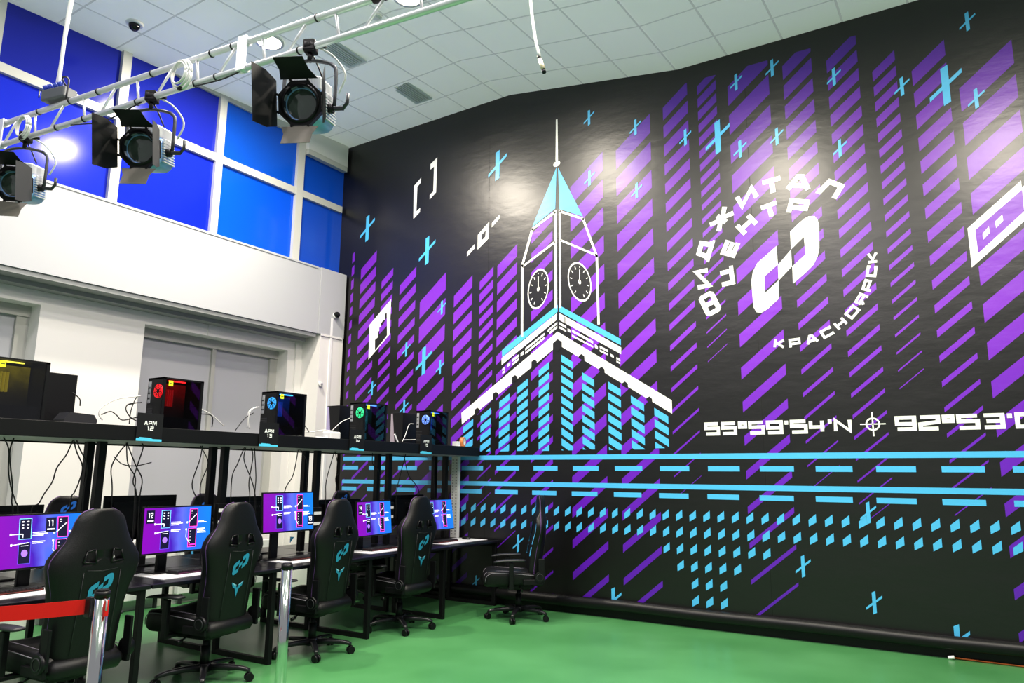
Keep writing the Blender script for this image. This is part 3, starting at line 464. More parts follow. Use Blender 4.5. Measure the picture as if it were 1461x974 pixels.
for x in (-5.5, -1.93, 1.6):
    bm = B(); add(bm, [(x, .2), (x+.006, .2), (x+.006, 6.3), (x, 6.3)], .4); bfin('seam', bm, mat('seam_dark', (14, 14, 14), .5))
bm = B(); tube(bm, [(x, YM-.045+.004*math.sin(x*5), .145+.004*math.sin(x*3.1)) for x in [BX0+.1+i*.25 for i in range(45)]], .062, 14); bfin('rolled_hem', bm, mat('hem_vinyl', (15, 15, 17), .42, spec=.4), 'black rolled hem along the floor')
bm = B(); box(bm, -8.2, 3.2, YM+.0, YM+.04, 0, .125); struct('baseboard_back', bm, M_bplast, label='black skirting under the mural', cat='baseboard')

# ---------------------------------------------------------------- desks
def make_desk(name, label, y0, y1, x0, x1, left=False, group=None):
    """bench desk; x0 is the back edge, x1 the seated edge; a leg frame under its far end"""
    t = thing(name, label, 'desk', ((x0+x1)/2, (y0+y1)/2, 0), group=group)
    ox, oy = (x0+x1)/2, (y0+y1)/2
    bm = B(); box(bm, x0-ox, x1-ox, y0-oy+.004, y1-oy-.004, .755, .785, .006); finish('desktop', bm, M_desk, t)
    sg = 1 if x1 > x0 else -1
    for yy in ([y1-oy-.05] if not left else [y1-oy-.05, y0-oy+.05]):
        bm = B(); xf = x1-ox-sg*.05; xb = x0-ox+sg*.06
        lo, hi = min(xf, xb), max(xf, xb)
        for xx in (xf, xb): box(bm, xx-.025, xx+.025, yy-.022, yy+.022, 0, .755, .004)
        box(bm, lo, hi, yy-.02, yy+.02, 0, .045); box(bm, lo, hi, yy-.02, yy+.02, .712, .755)
        finish('leg_frame', bm, M_bmetal, t)
    bm = B(); box(bm, -.02, .02, y0-oy+.06, y1-oy-.06, .70, .752); finish('crossbar', bm, M_bmetal, t)
    return t
YD = [2.13, 3.36, 4.56, 5.76, 6.98, 8.04]
dl = ['black desk nearest the camera under the screen numbered 11', 'black desk under the screen numbered 12', 'black desk under the screen numbered 13', 'black desk under the screen numbered 14', 'black desk end nearest the mural with the last lit screen']
for i in range(5): make_desk('gaming_desk', dl[i], YD[i], YD[i+1], -6.03, -5.22, left=(i == 0), group='front row of desks')
dr = ['black far-side desk behind the screen numbered 11', 'black far-side desk behind the screen numbered 12', 'black far-side desk behind the screen numbered 13', 'black far-side desk behind the screen numbered 14', 'black far-side desk in the mural corner']
for i in range(5): make_desk('gaming_desk', dr[i], YD[i], YD[i+1], -6.04, -6.84, left=(i == 0), group='rear row of desks')
# ---------------------------------------------------------------- upper shelf on posts
sh = thing('equipment_shelf', 'long black raised shelf carrying the computers above the desks', 'shelf', (-6, 5, 0))
def sp(n, bm, m, **k):
    o = finish(n, bm, m, sh, **k); o.location = (6, -5, 0); return o
bm = B(); box(bm, -5.60, -5.56, 1.0, 8.05, 1.838, 1.952, .004); sp('front_beam', bm, M_bmetal)
bm = B(); box(bm, -6.47, -6.43, 1.0, 8.05, 1.826, 1.90); sp('rear_beam', bm, M_bmetal)
bm = B(); box(bm, -6.43, -5.60, 1.0, 8.05, 1.905, 1.925); sp('shelf_board', bm, [mat('shelf_board', (60, 60, 64), .6)])
bm = B(); box(bm, -6.43, -5.60, 1.0, 8.05, 1.838, 1.846); sp('board_underside', bm, mat('board_underside', (175, 175, 176), .6))
for y in (2.14, 3.30, 4.46, 5.61, 6.75, 7.86):
    for x in (-5.98, -6.16):
        bm = B(); box(bm, x-.03, x+.03, y-.03, y+.03, .79, 1.837, .004); sp('post', bm, M_bmetal)
    bm = B(); box(bm, -6.43, -5.6, y-.03, y+.03, 1.848, 1.894); sp('bracket', bm, M_bmetal)
bm = B(); box(bm, -5.96, -5.855, 7.975, 8.03, .79, 1.835)
for k in range(26):
    box(bm, -5.945, -5.925, 7.972, 7.976, .83+k*.038, .845+k*.038, mi=1); box(bm, -5.89, -5.87, 7.972, 7.976, .83+k*.038, .845+k*.038, mi=1)
o = finish('slotted_post', bm, [mat('white_steel', (222, 222, 222), .45), mat('slot_grey', (150, 150, 150), .6)])
tag(o, 'white slotted upright at the mural end of the raised shelf', 'post')

# ---------------------------------------------------------------- computers on the shelf
def make_pc(label, name, rgb, hub, top, loc, glow=6):
    t = thing('computer_tower', label, 'computer', loc, group='glass sided computers on the shelf')
    L, W, Hh = .375, .215, .45
    bm = B(); th = .008
    box(bm, -W/2, -W/2+th, 0, L, .012, Hh); box(bm, -W/2, W/2, 0, L, .012, .03); box(bm, -W/2, W/2, 0, L, Hh-.014, Hh)
    box(bm, -W/2, W/2, L-.03, L, .012, Hh); box(bm, -W/2, W/2-.004, 0, th, .012, Hh)
    box(bm, W/2-.008, W/2, 0, .022, .012, Hh); box(bm, -W/2, W/2-.03, .02, L-.03, .03, .125)
    for x, y in ((-.08, .03), (.08, .03), (-.08, L-.03), (.08, L-.03)): box(bm, x-.015, x+.015, y-.015, y+.015, 0, .013)
    finish('case', bm, M_bplast, t)
    bm = B(); box(bm, W/2-.003, W/2, .022, L-.022, .03, Hh-.014); finish('glass_panel', bm, glassmat('smoked_glass', (205, 205, 212), .05), t)
    bm = B(); box(bm, -W/2+.01, -W/2+.016, .03, L-.04, .13, Hh-.03); finish('motherboard', bm, glow_falloff(mat('board_'+name, [c//9 for c in rgb], .5, emis=rgb, es=.16), .10, .42), t)  # interior light on the board is put into its emission, fading downward
    em = mat('glow_'+name, rgb, .5, emis=rgb, es=glow); em2 = mat('glow2_'+name, top, .5, emis=top, es=glow)
    bm = B(); box(bm, W/2-.035, W/2-.015, .06, .21, Hh-.03, Hh-.022); box(bm, W/2-.05, W/2-.03, .03, .036, Hh-.17, Hh-.05); finish('light_strip', bm, em2, t)
    bm = B()
    for k in range(3): box(bm, -.01, .02, .1+k*.022, .108+k*.022, .22, .36)
    finish('memory_sticks', bm, mat('ram_'+name, [min(255, int(c*.6)+40) for c in rgb], .4, emis=rgb, es=.5), t)
    bm = B(); disc_ring(bm, (.045, -.001, .335), (0, 1, 0), .018, .06, .006, 28); finish('rear_fan', bm, mat('fan_'+name, hub, .4, emis=hub, es=1.3), t)
    bm = B()
    for k in range(7):
        a = k*2*PI/7
        box(bm, -.0022, .0022, -.004, .002, 0, .058, M=Matrix.Translation((.045, -.003, .335)) @ Matrix.Rotation(a, 4, 'Y'))
    disc_ring(bm, (.045, -.004, .335), (0, 1, 0), 0.001, .018, .004, 16)
    for r in (.03, .045, .06): disc_ring(bm, (.045, -.006, .335), (0, 1, 0), r-.0015, r+.0015, .002, 24)
    finish('fan_guard', bm, M_bplast, t)
    bm = B(); box(bm, -.095, -.06, -.003, .001, .24, .42)
    for k in range(7): box(bm, -.09, -.066, -.007, -.001, .25+k*.022, .262+k*.022, mi=1 if k % 2 else 0)
    finish('port_panel', bm, [M_silver, M_dplast], t)
    bm = B()
    for k in range(7): box(bm, -.095, -.01, -.003, .001, .075+k*.019, .083+k*.019)
    finish('slot_covers', bm, M_dplast, t)
    bm = B(); box(bm, W/2, W/2+.001, .045, .085, Hh-.07, Hh-.025); box(bm, W/2+.0005, W/2+.0015, .05, .08, Hh-.05, Hh-.045, mi=1); finish('sticker', bm, [mat('yellow_sticker', (225, 235, 40), .5, emis=(225, 235, 40), es=.25), M_dplast], t)
    bm = B(); box(bm, .0, .014, -.004, .0, .135, .148); finish('badge', bm, M_w, t)
    return t
SZ = 1.925
make_pc('computer with yellow lit interior, nearest on the raised shelf', 'yellow', (220, 200, 40), (200, 220, 60), (235, 220, 70), (-5.76, 2.31, SZ))
make_pc('computer with red glowing fan and red lit interior on the raised shelf', 'red', (225, 20, 24), (235, 30, 40), (255, 40, 40), (-5.76, 3.575, SZ))
make_pc('computer with light blue fan and blue interior, above the screen numbered 13', 'blue', (20, 90, 220), (60, 170, 245), (60, 190, 255), (-5.76, 4.745, SZ))
make_pc('computer with green fan and teal lit interior on the raised shelf', 'green', (20, 110, 110), (60, 225, 150), (90, 150, 255), (-5.78, 5.97, SZ))
make_pc('computer with white-blue fan and dark blue interior, closest to the mural', 'navy', (16, 50, 190), (120, 160, 250), (60, 110, 240), (-5.78, 7.12, SZ))
def rear_pc(loc, label, face):
    t = thing('computer_tower', label, 'computer', loc, group='plain computers at the back of the shelf')
    bm = B(); box(bm, -.1, .1, 0, .38, .012, .44, .004); finish('case', bm, M_bplast, t)
    bm = B(); extr(bm, [(-.095, .02), (-.02, .02), (-.07, .43), (-.095, .43)], lambda u, v, w: (u, -w, v), .004); finish('front_panel', bm, face, t)
    bm = B()
    for x, y in ((-.07, .04), (.07, .04), (-.07, .34), (.07, .34)): box(bm, x-.015, x+.015, y-.015, y+.015, 0, .012)
    finish('feet', bm, M_bplast, t)
    bm = B(); box(bm, -.03, -.005, .38, .40, .3, .315); box(bm, .02, .03, .38, .39, .37, .38); finish('plug', bm, M_bplast, t)
lav = mat('lavender_face', (178, 168, 205), .35)
rear_pc((-6.22, 2.745, SZ), 'plain black computer behind the yellow lit one', M_bplast)
rear_pc((-6.22, 6.04, SZ), 'black computer with pale lavender end face behind the green fan one', lav)
rear_pc((-6.22, 7.14, SZ), 'black computer with pale grey end face behind the one closest to the mural', mat('greyface', (160, 150, 160), .4))
# APM signs
def sign(y, num, label):
    t = thing('station_sign', label, 'sign', (-5.552, y, 1.838), group='station number signs')
    bm = B(); box(bm, -.004, .004, 0, .215, 0, .22); box(bm, -.03, -.004, .05, .165, .114, .12); finish('plate', bm, M_dplast if 0 else mat('sign_black', (22, 22, 26), .6, spec=.3), t)
    bm = B(); put_text(bm, 'АРМ', lambda u, v: (.005, .055+u, .125+v), .034, .008, .006, 1.0, .105, off=Vector((1, 0, 0)))
    put_text(bm, num, lambda u, v: (.005, .085+u, .083+v), .034, .008, .006, 1.0, .055, off=Vector((1, 0, 0))); finish('lettering', bm, mat('sign_white', (240, 240, 240), .5), t)
    bm = B(); flat(bm, [(0, 0), (.215, 0), (.215, .018), (.14, .018), (.12, .026), (.03, .03), (.02, .022), (0, .022)], lambda u, v: (.005, u, v)); finish('blue_edge', bm, mat('sign_cyan', (90, 205, 240), .5), t)
sign(3.32, '12', 'small black sign reading APM 12 below the red lit computer')
sign(4.49, '13', 'small black sign reading APM 13 below the light blue fan computer')
sign(5.645, '14', 'small black sign reading APM 14 below the green fan computer')
sign(6.80, '15', 'small black sign reading APM 15 nearest the mural')
# small things on the shelf
t = thing('network_router', 'grey curved network box beside the yellow lit computer', 'router', (-5.85, 3.0, SZ))
bm = B(); extr(bm, [(-.12, 0), (.12, 0), (.13, .03), (.1, .075), (-.08, .085), (-.12, .03)], lambda u, v, w: (w-.08, u, v+.03), .16); finish('housing', bm, M_dplast, t)
bm = B(); box(bm, -.1, .1, -.14, .2, 0, .028, .004); finish('base', bm, M_bplast, t)
t = thing('power_adapter', 'white plug block lying between the blue and green fan computers', 'adapter', (-5.75, 5.5, SZ))
bm = B(); box(bm, -.06, .06, 0, .15, 0, .105, .012); finish('housing', bm, M_w, t)
bm = B(); box(bm, -.02, .02, -.14, 0, .005, .045, .008); finish('plug', bm, M_w, t)
t = thing('tape_roll', 'orange-brown tape roll standing at the mural end of the raised shelf', 'tape', (-5.66, 7.80, SZ+.028))
bm = B(); disc_ring(bm, (0, 0, .062), (1, .3, 0), .042, .062, .05, 28); finish('tape', bm, mat('brown_tape', (200, 125, 70), .4), t)
bm = B(); disc_ring(bm, (0, 0, .062), (1, .3, 0), .036, .0425, .052, 28); finish('core', bm, M_w, t)
t = thing('paper_pad', 'white pad lying under the tape roll', 'paper', (-5.66, 7.78, SZ))
bm = B(); box(bm, -.08, .08, -.15, .14, 0, .027, .003); finish('sheets', bm, M_w, t)
bm = B(); box(bm, -.05, .03, -.12, -.05, .027, .09, .004); o = finish('card_box', bm, M_w); o.location = (-5.66, 7.76, SZ); tag(o, 'tiny white box beside the tape roll', 'box')
bm = B(); box(bm, -.004, .004, -.01, .01, 0, .15, M=Matrix.Rotation(.6, 4, 'X')); o = finish('white_card', bm, M_w); o.location = (-5.72, 6.62, SZ+.005); tag(o, 'thin pale strip leaning beside the green fan computer', 'card')

# cables
def cable(name, pts, r, m, label, group):
    bm = B(); tube(bm, smooth_path(pts, 5), r, 6); o = finish(name, bm, m, smooth=True); return tag(o, label, 'cable', group)
for i, h in enumerate(HANG):
    pts = [(-6.0+.03*math.sin(i*1.7+j), y, min(z, 1.83)) for j, (y, z) in enumerate(h)]
    pts[0] = (pts[0][0], pts[0][1], 1.839)
    last = pts[-1]
    if last[2] > 1.0 and i not in (9,): pts.append((last[0]-.02, last[1]+.03, max(.80, last[2]-.35)))
    cable('hanging_cable', pts, .0048, M_ck, 'thin black cable hanging from the raised shelf to the desks', 'black cables hanging under the shelf')
cable('hanging_cable', [(-6.0, y, z) for y, z in [(3.42, 1.72), (3.5, 1.66), (3.62, 1.65), (3.75, 1.68)]], .004, M_ck, 'black cable slung sideways just right of the first pair of posts', 'black cables hanging under the shelf')
for i, (k, h) in enumerate(SHELFC):
    pts = [(-5.90+.02*math.sin(i), y, max(z, SZ+.006)) for y, z in h]
    cable('patch_cable', pts, .0045, M_cw if k == 'w' else M_ck, 'thin %s cable arching over the raised shelf' % ('white' if k == 'w' else 'black'), 'loose %s cables on the shelf' % ('white' if k == 'w' else 'black'))

# ---------------------------------------------------------------- monitors
def screen_mat():
    m = mat('screen_gradient', (20, 20, 60), .25)
    nt = m.node_tree; b = nt.nodes['Principled BSDF']; N = nt.nodes.new; L = nt.links.new
    tc = N('ShaderNodeTexCoord'); s = N('ShaderNodeSeparateXYZ'); L(tc.outputs['Object'], s.inputs[0])
    mr = N('ShaderNodeMapRange'); mr.inputs['From Min'].default_value = -.31; mr.inputs['From Max'].default_value = .31; L(s.outputs['Y'], mr.inputs[0])
    n = N('ShaderNodeTexNoise'); n.inputs['Scale'].default_value = 5; L(tc.outputs['Object'], n.inputs['Vector'])
    ad = N('ShaderNodeMath'); ad.operation = 'MULTIPLY_ADD'; ad.inputs[1].default_value = .3; ad.inputs[2].default_value = -.15; L(n.outputs['Fac'], ad.inputs[0])
    a2 = N('ShaderNodeMath'); a2.operation = 'ADD'; L(mr.outputs[0], a2.inputs[0]); L(ad.outputs[0], a2.inputs[1])
    cr = N('ShaderNodeValToRGB'); L(a2.outputs[0], cr.inputs[0]); e = cr.color_ramp.elements
    cols_ = [(0, (150, 0, 190)), (.22, (140, 10, 190)), (.4, (80, 30, 190)), (.55, (110, 120, 242)), (.7, (44, 118, 236)), (1, (22, 140, 250))]
    while len(e) < len(cols_): e.new(.5)
    for q, (p, c) in zip(e, cols_): q.position = p; q.color = (*lin(c), 1)
    L(cr.outputs[0], b.inputs['Emission Color']); b.inputs['Emission Strength'].default_value = 1.15
    return m
M_screen = screen_mat()
def em(name, c, s=1): return mat(name, c, .4, emis=c, es=s)
M_sdark = em('screen_dark', (14, 14, 44)); M_swhite = em('screen_white', (245, 245, 255), 1.1); M_spink = em('screen_pink', (255, 60, 200)); M_slc = em('screen_cyan', (120, 200, 250)); M_spur = em('screen_purple', (90, 70, 200))
DIG = {'1': [(0, .8, .5, 1), (.3, 0, .62, 1)], '2': [(0, .8, 1, 1), (.7, .45, 1, 1), (0, .4, 1, .6), (0, 0, .3, .5), (0, 0, 1, .2)], '3': [(0, .8, 1, 1), (.7, 0, 1, 1), (.2, .4, 1, .6), (0, 0, 1, .2)],
       '4': [(0, .4, .3, 1), (0, .4, 1, .6), (.65, 0, .95, 1)], '5': [(0, .8, 1, 1), (0, .45, .3, 1), (0, .4, 1, .6), (.7, 0, 1, .5), (0, 0, 1, .2)]}
def make_monitor(num, npos, loc, yaw, tilt, label):
    t = thing('gaming_monitor', label, 'monitor', (loc[0], loc[1], .787), yaw, group='lit monitors')
    W, H_ = .635, .365; zc_ = loc[2]-.787
    R = Matrix.Translation((0, 0, zc_)) @ Matrix.Rotation(-tilt, 4, 'Y')
    def part(n, bm, m):
        o = finish(n, bm, m, t); o.matrix_local = R; return o
    bm = B(); box(bm, -.022, -.001, -W/2, W/2, -H_/2-.006, H_/2+.004, .004); box(bm, -.05, -.02, -.2, .2, -.12, .12, .012); part('housing', bm, M_bplast)
    sw, sh_ = W-.012, H_-.016
    bm = B(); f = flat(bm, [(-sw/2, -sh_/2), (sw/2, -sh_/2), (sw/2, sh_/2), (-sw/2, sh_/2)], lambda u, v: (0, u, v)); part('screen', bm, M_screen)
    bm = B()
    def rect(u0, v0, u1, v1, lev, mi): flat(bm, [(a, b) for a, b in ((u0, v0), (u1, v0), (u1, v1), (u0, v1))], lambda u, v: (.0006*lev, -sw/2+u*sw, sh_/2-v*sh_), mi)
    def phone(u0, v0, u1, v1, c):
        rect(u0-.008, v0-.012, u1+.008, v1+.012, 1, c); rect(u0, v0, u1, v1, 2, 0)
    phone(.25, .07, .37, .45, 3); phone(.25, .53, .37, .92, 4); phone(.67, .06, .78, .45, 2); phone(.66, .51, .77, .92, 2)
    for k in range(3):
        for j in range(2): rect(.272+j*.055, .11+k*.06, .292+j*.055, .135+k*.06, 3, 1)
    for k in range(2): rect(.685, .10+k*.045, .71, .108+k*.045, 3, 1)
    for k in range(4): rect(.675, .56+k*.07, .695, .568+k*.07, 3, 1)
    rect(.675, .865, .765, .89, 3, 2); rect(.27, .58, .35, .59, 3, 1)
    flat(bm, [(.31+.035*math.cos(a)*1, .73+.07*math.sin(a)) for a in [k*PI/6 for k in range(12)]], lambda u, v: (.0018, -sw/2+u*sw, sh_/2-v*sh_), 5)
    def line(p, q, w=.008):
        d = Vector((q[0]-p[0], (q[1]-p[1])*.57)).normalized(); n = Vector((-d.y, d.x/.57))*w/2
        flat(bm, [(p[0]+n.x, p[1]+n.y), (q[0]+n.x, q[1]+n.y), (q[0]-n.x, q[1]-n.y), (p[0]-n.x, p[1]-n.y)], lambda u, v: (.0024, -sw/2+u*sw, sh_/2-v*sh_), 1)
    line((.17, .36), (.285, .36)); line((.285, .36), (.285, .43)); line((.18, .56), (.35, .53)); line((.65, .36), (.77, .17)); line((.62, .52), (.62, .70)); line((.62, .70), (.68, .84))
    for u, v in ((.16, .36), (.17, .56), (.63, .36), (.62, .52)): rect(u-.012, v-.02, u+.008, v+.02, 4, 1)
    for u, v, l in ((.39, .33, .14), (.39, .36, .17), (.39, .39, .12), (.39, .51, .14), (.39, .54, .12), (.80, .34, .09), (.80, .36, .13), (.79, .51, .12), (.79, .54, .10), (.79, .57, .13), (.79, .60, .14)): rect(u, v, u+l, v+.016, 3, 1)
    if num:
        u, v = npos; rect(u, v, u+.115, v+.29, 5, 0)
        for i, ch in enumerate(num):
            for a, b, c, d in DIG[ch]: rect(u+.026+i*.036+a*.028, v+.17-d*.12, u+.026+i*.036+c*.028, v+.17-b*.12, 6, 1)
        rect(u+.015, v+.22, u+.1, v+.245, 6, 1)
    part('screen_image', bm, [M_sdark, M_swhite, M_spink, M_slc, M_spur, em('screen_violet', (150, 110, 240))])
    bm = B(); box(bm, -.2, -.17, -.045, .045, .01, zc_+.02, .006); box(bm, -.19, -.03, -.03, .03, zc_-.03, zc_+.03); finish('stand', bm, M_bplast, t)
    bm = B(); box(bm, -.26, -.075, -.13, .13, 0, .014, .005); finish('foot', bm, M_bplast, t)
    return t
make_monitor('11', (.53, .06), (-5.619, 2.754, 1.123), .072, .12, 'lit wide monitor showing number 11, leftmost of the lit screens')
make_monitor('12', (.03, .05), (-5.619, 3.80, 1.141), .046, .042, 'lit purple and blue monitor showing number 12')
make_monitor('13', (.875, .6), (-5.622, 4.955, 1.236), .032, .09, 'lit purple and blue monitor showing number 13 at its lower right')
make_monitor('14', (.03, .08), (-5.632, 6.162, 1.126), .129, .09, 'lit purple and blue monitor showing number 14')
make_monitor('15', (.03, .08), (-5.631, 7.278, 1.116), .034, .14, 'lit monitor beside the white slotted upright, last before the mural')
def rear_monitor(y, z, label, w=.68):
    t = thing('rear_monitor', label, 'monitor', (-6.4, y, .787), group='monitors seen from behind')
    zz = z-.787
    bm = B(); box(bm, -.012, .005, -w/2, w/2, zz-.38, zz, .003)
    extr(bm, [(-w*.42, zz-.05), (w*.42, zz-.05), (w*.3, zz-.3), (-w*.3, zz-.3)], lambda u, v, q: (.005+q, u, v), .035); finish('housing', bm, M_bplast, t)
    bm = B(); box(bm, .04, .075, -.045, .045, .01, zz-.15, .005); finish('stand', bm, M_bplast, t)
    bm = B(); box(bm, -.06, .14, -.13, .13, 0, .014, .004); finish('foot', bm, M_bplast, t)
    bm = B()
    for k in range(5): box(bm, .04, .042, -.08+k*.03, -.066+k*.03, zz-.11, zz-.09)
    finish('vents', bm, M_dplast, t)
for y, z, l in ((2.78, 1.335, 'black back of the monitor behind the screen numbered 11'), (3.94, 1.392, 'black back of the monitor between the screens numbered 11 and 12'), (5.16, 1.36, 'black back of the monitor behind the second pair of posts'), (6.40, 1.303, 'black back of the monitor between the screens numbered 13 and 14'), (7.6, 1.33, 'black back of the monitor nearest the mural')):
    rear_monitor(y, z, l)
# socket blocks beside posts
for y, z, l in ((4.43, 1.2, 'black socket block with white labels on the post beside screen 12'), (5.58, 1.13, 'black socket block with white labels on the post beside screen 13'), (6.72, 1.15, 'black socket block with white labels on the post beside screen 14')):
    t = thing('socket_block', l, 'socket', (-5.95, y, z), group='socket blocks on the posts')
    bm = B(); box(bm, 0, .05, -.06, .06, -.12, .12, .004); finish('housing', bm, M_bplast, t)
    bm = B(); box(bm, .05, .052, -.05, .05, .045, .075); box(bm, .05, .052, -.05, .05, -.06, -.03); finish('label_strips', bm, M_w, t)
# ---------------------------------------------------------------- desk things
M_mat = mat('white_mat', (248, 247, 250), .4)
def mats_(y0, y1, label):
    bm = B(); box(bm, -.23, .23, 0, y1-y0, 0, .004, 0); o = finish('desk_mat', bm, M_mat); o.location = (-5.62, y0, .7855); tag(o, label, 'desk mat', 'white desk mats')
for a, b, l in ((2.2, 2.9, 'white desk mat in front of screen 11'), (3.55, 4.28, 'white desk mat in front of screen 12'), (4.82, 5.55, 'white desk mat in front of screen 13'), (5.86, 6.62, 'white desk mat in front of screen 14'), (7.15, 8.0, 'white desk mat at the mural end of the desks')): mats_(a, b, l)
kroot = None
def make_keyboard(loc, rz, label, name):
    t = thing('keyboard', label, 'keyboard', loc, rz, group='backlit keyboards')
    bm = B(); box(bm, -.07, .07, -.22, .22, 0, .018, .004); finish('case', bm, M_bplast, t)
    bm = B()
    for r in range(5):
        for c in range(16): box(bm, -.058+r*.024, -.038+r*.024, -.212+c*.0265, -.19+c*.0265, .018, .027)
    finish('keycaps', bm, M_dplast, t)
    bm = B(); box(bm, .0702, .0712, -.21, .21, .006, .012); box(bm, -.06, .06, -.213, .211, .0182, .0188)
    finish('backlight', bm, em('kb_'+name, {'r': (110, 30, 34), 'm': (90, 30, 70), 'o': (110, 42, 34)}[name], .12), t)
    return t
KZ = .79
for y, l, n in ((2.55, 'keyboard with orange backlight in front of screen 11', 'o'), (3.98, 'keyboard with pink backlight in front of screen 12', 'm'), (5.14, 'keyboard with orange-red backlight in front of screen 13', 'o'), (6.24, 'keyboard with red backlight in front of screen 14', 'r'), (7.38, 'keyboard with dim red backlight at the mural end of the desks', 'r')):
    make_keyboard((-5.61, y, KZ), .06, l, n)
def make_mouse(loc, label, rz=0):
    t = thing('computer_mouse', label, 'mouse', loc, rz, group='black mice')
    bm = B(); R = []
    for i in range(9):
        u = i/8; x = .062-.124*u; w = .034*math.sqrt(max(.02, 1-(2*u-1)**2))*1.0; h = .038*math.sqrt(max(.02, 1-(1.7*u-.95)**2*.9))
        R.append([(x, w*math.cos(a), max(0, h*math.sin(a))) for a in [PI*k/8 for k in range(9)]])
    ring_surface(bm, R, True, closed=True); finish('shell', bm, M_bplast, t, smooth=True)
    bm = B(); cyl(bm, (-.03, 0, .034), (0, 1, 0), .009, .008, 12); finish('wheel', bm, M_dplast, t)
make_mouse((-5.62, 7.86, KZ), 'black mouse on the desk mat nearest the mural'); make_mouse((-5.6, 4.36, KZ-.004), 'black mouse beside the keyboard of screen 12'); make_mouse((-5.62, 5.62, KZ-.004), 'black mouse right of the keyboard of screen 13')
def make_headset(loc, rz, label):
    t = thing('headset', label, 'headset', loc, rz, group='black headsets on the desks')
    bm = B(); tube(bm, [(0, .085*math.cos(a), .075+.09*math.sin(a)) for a in [PI*k/14 for k in range(15)]], .009, 8); finish('headband', bm, M_bplast, t, smooth=True)
    for s in (-1, 1):
        bm = B(); disc_ring(bm, (0, s*.085, .045), (0, 1, 0), .012, .043, .03, 20); cyl(bm, (0, s*.098, .045), (0, 1, 0), .03, .012, 16); finish('ear_cup', bm, M_bplast, t, smooth=False)
    bm = B(); tube(bm, smooth_path([(0, .09, .03), (.06, .09, .01), (.11, .05, .015)]), .004, 6); finish('microphone', bm, M_dplast, t)
make_headset((-5.72, 4.66, .787), .5, 'black headset lying left of the screen numbered 13'); make_headset((-5.75, 3.44, .787), 1.1, 'black headset left of the screen numbered 12'); make_headset((-5.8, 5.78, .787), .2, 'black headset between the screens numbered 13 and 14')
for i, (y, l) in enumerate(((3.40, 'tangled black cable left of the keyboard with pink backlight'), (4.62, 'tangled black cable beside the headset next to screen 13'), (4.30, 'loop of black cable under the edge of screen 12'))):
    pts = [(-5.8+.09*math.cos(k*1.1+i)+.02*math.sin(k*2.7), y+.11*math.sin(k*1.1), .792+.012*(k % 4)) for k in range(16)]
    cable('cable_tangle', pts, .004, M_ck, l, None)
# small cyan triangular sticker card under monitor 13
bm = B(); extr(bm, [(0, 0), (.05, .055), (.0, .06)], lambda u, v, w: (w, u, v), .002); o = finish('blue_card', bm, M_cyan); o.location = (-5.75, 5.1, .93); tag(o, 'small cyan triangular card under the screen numbered 13', 'card')

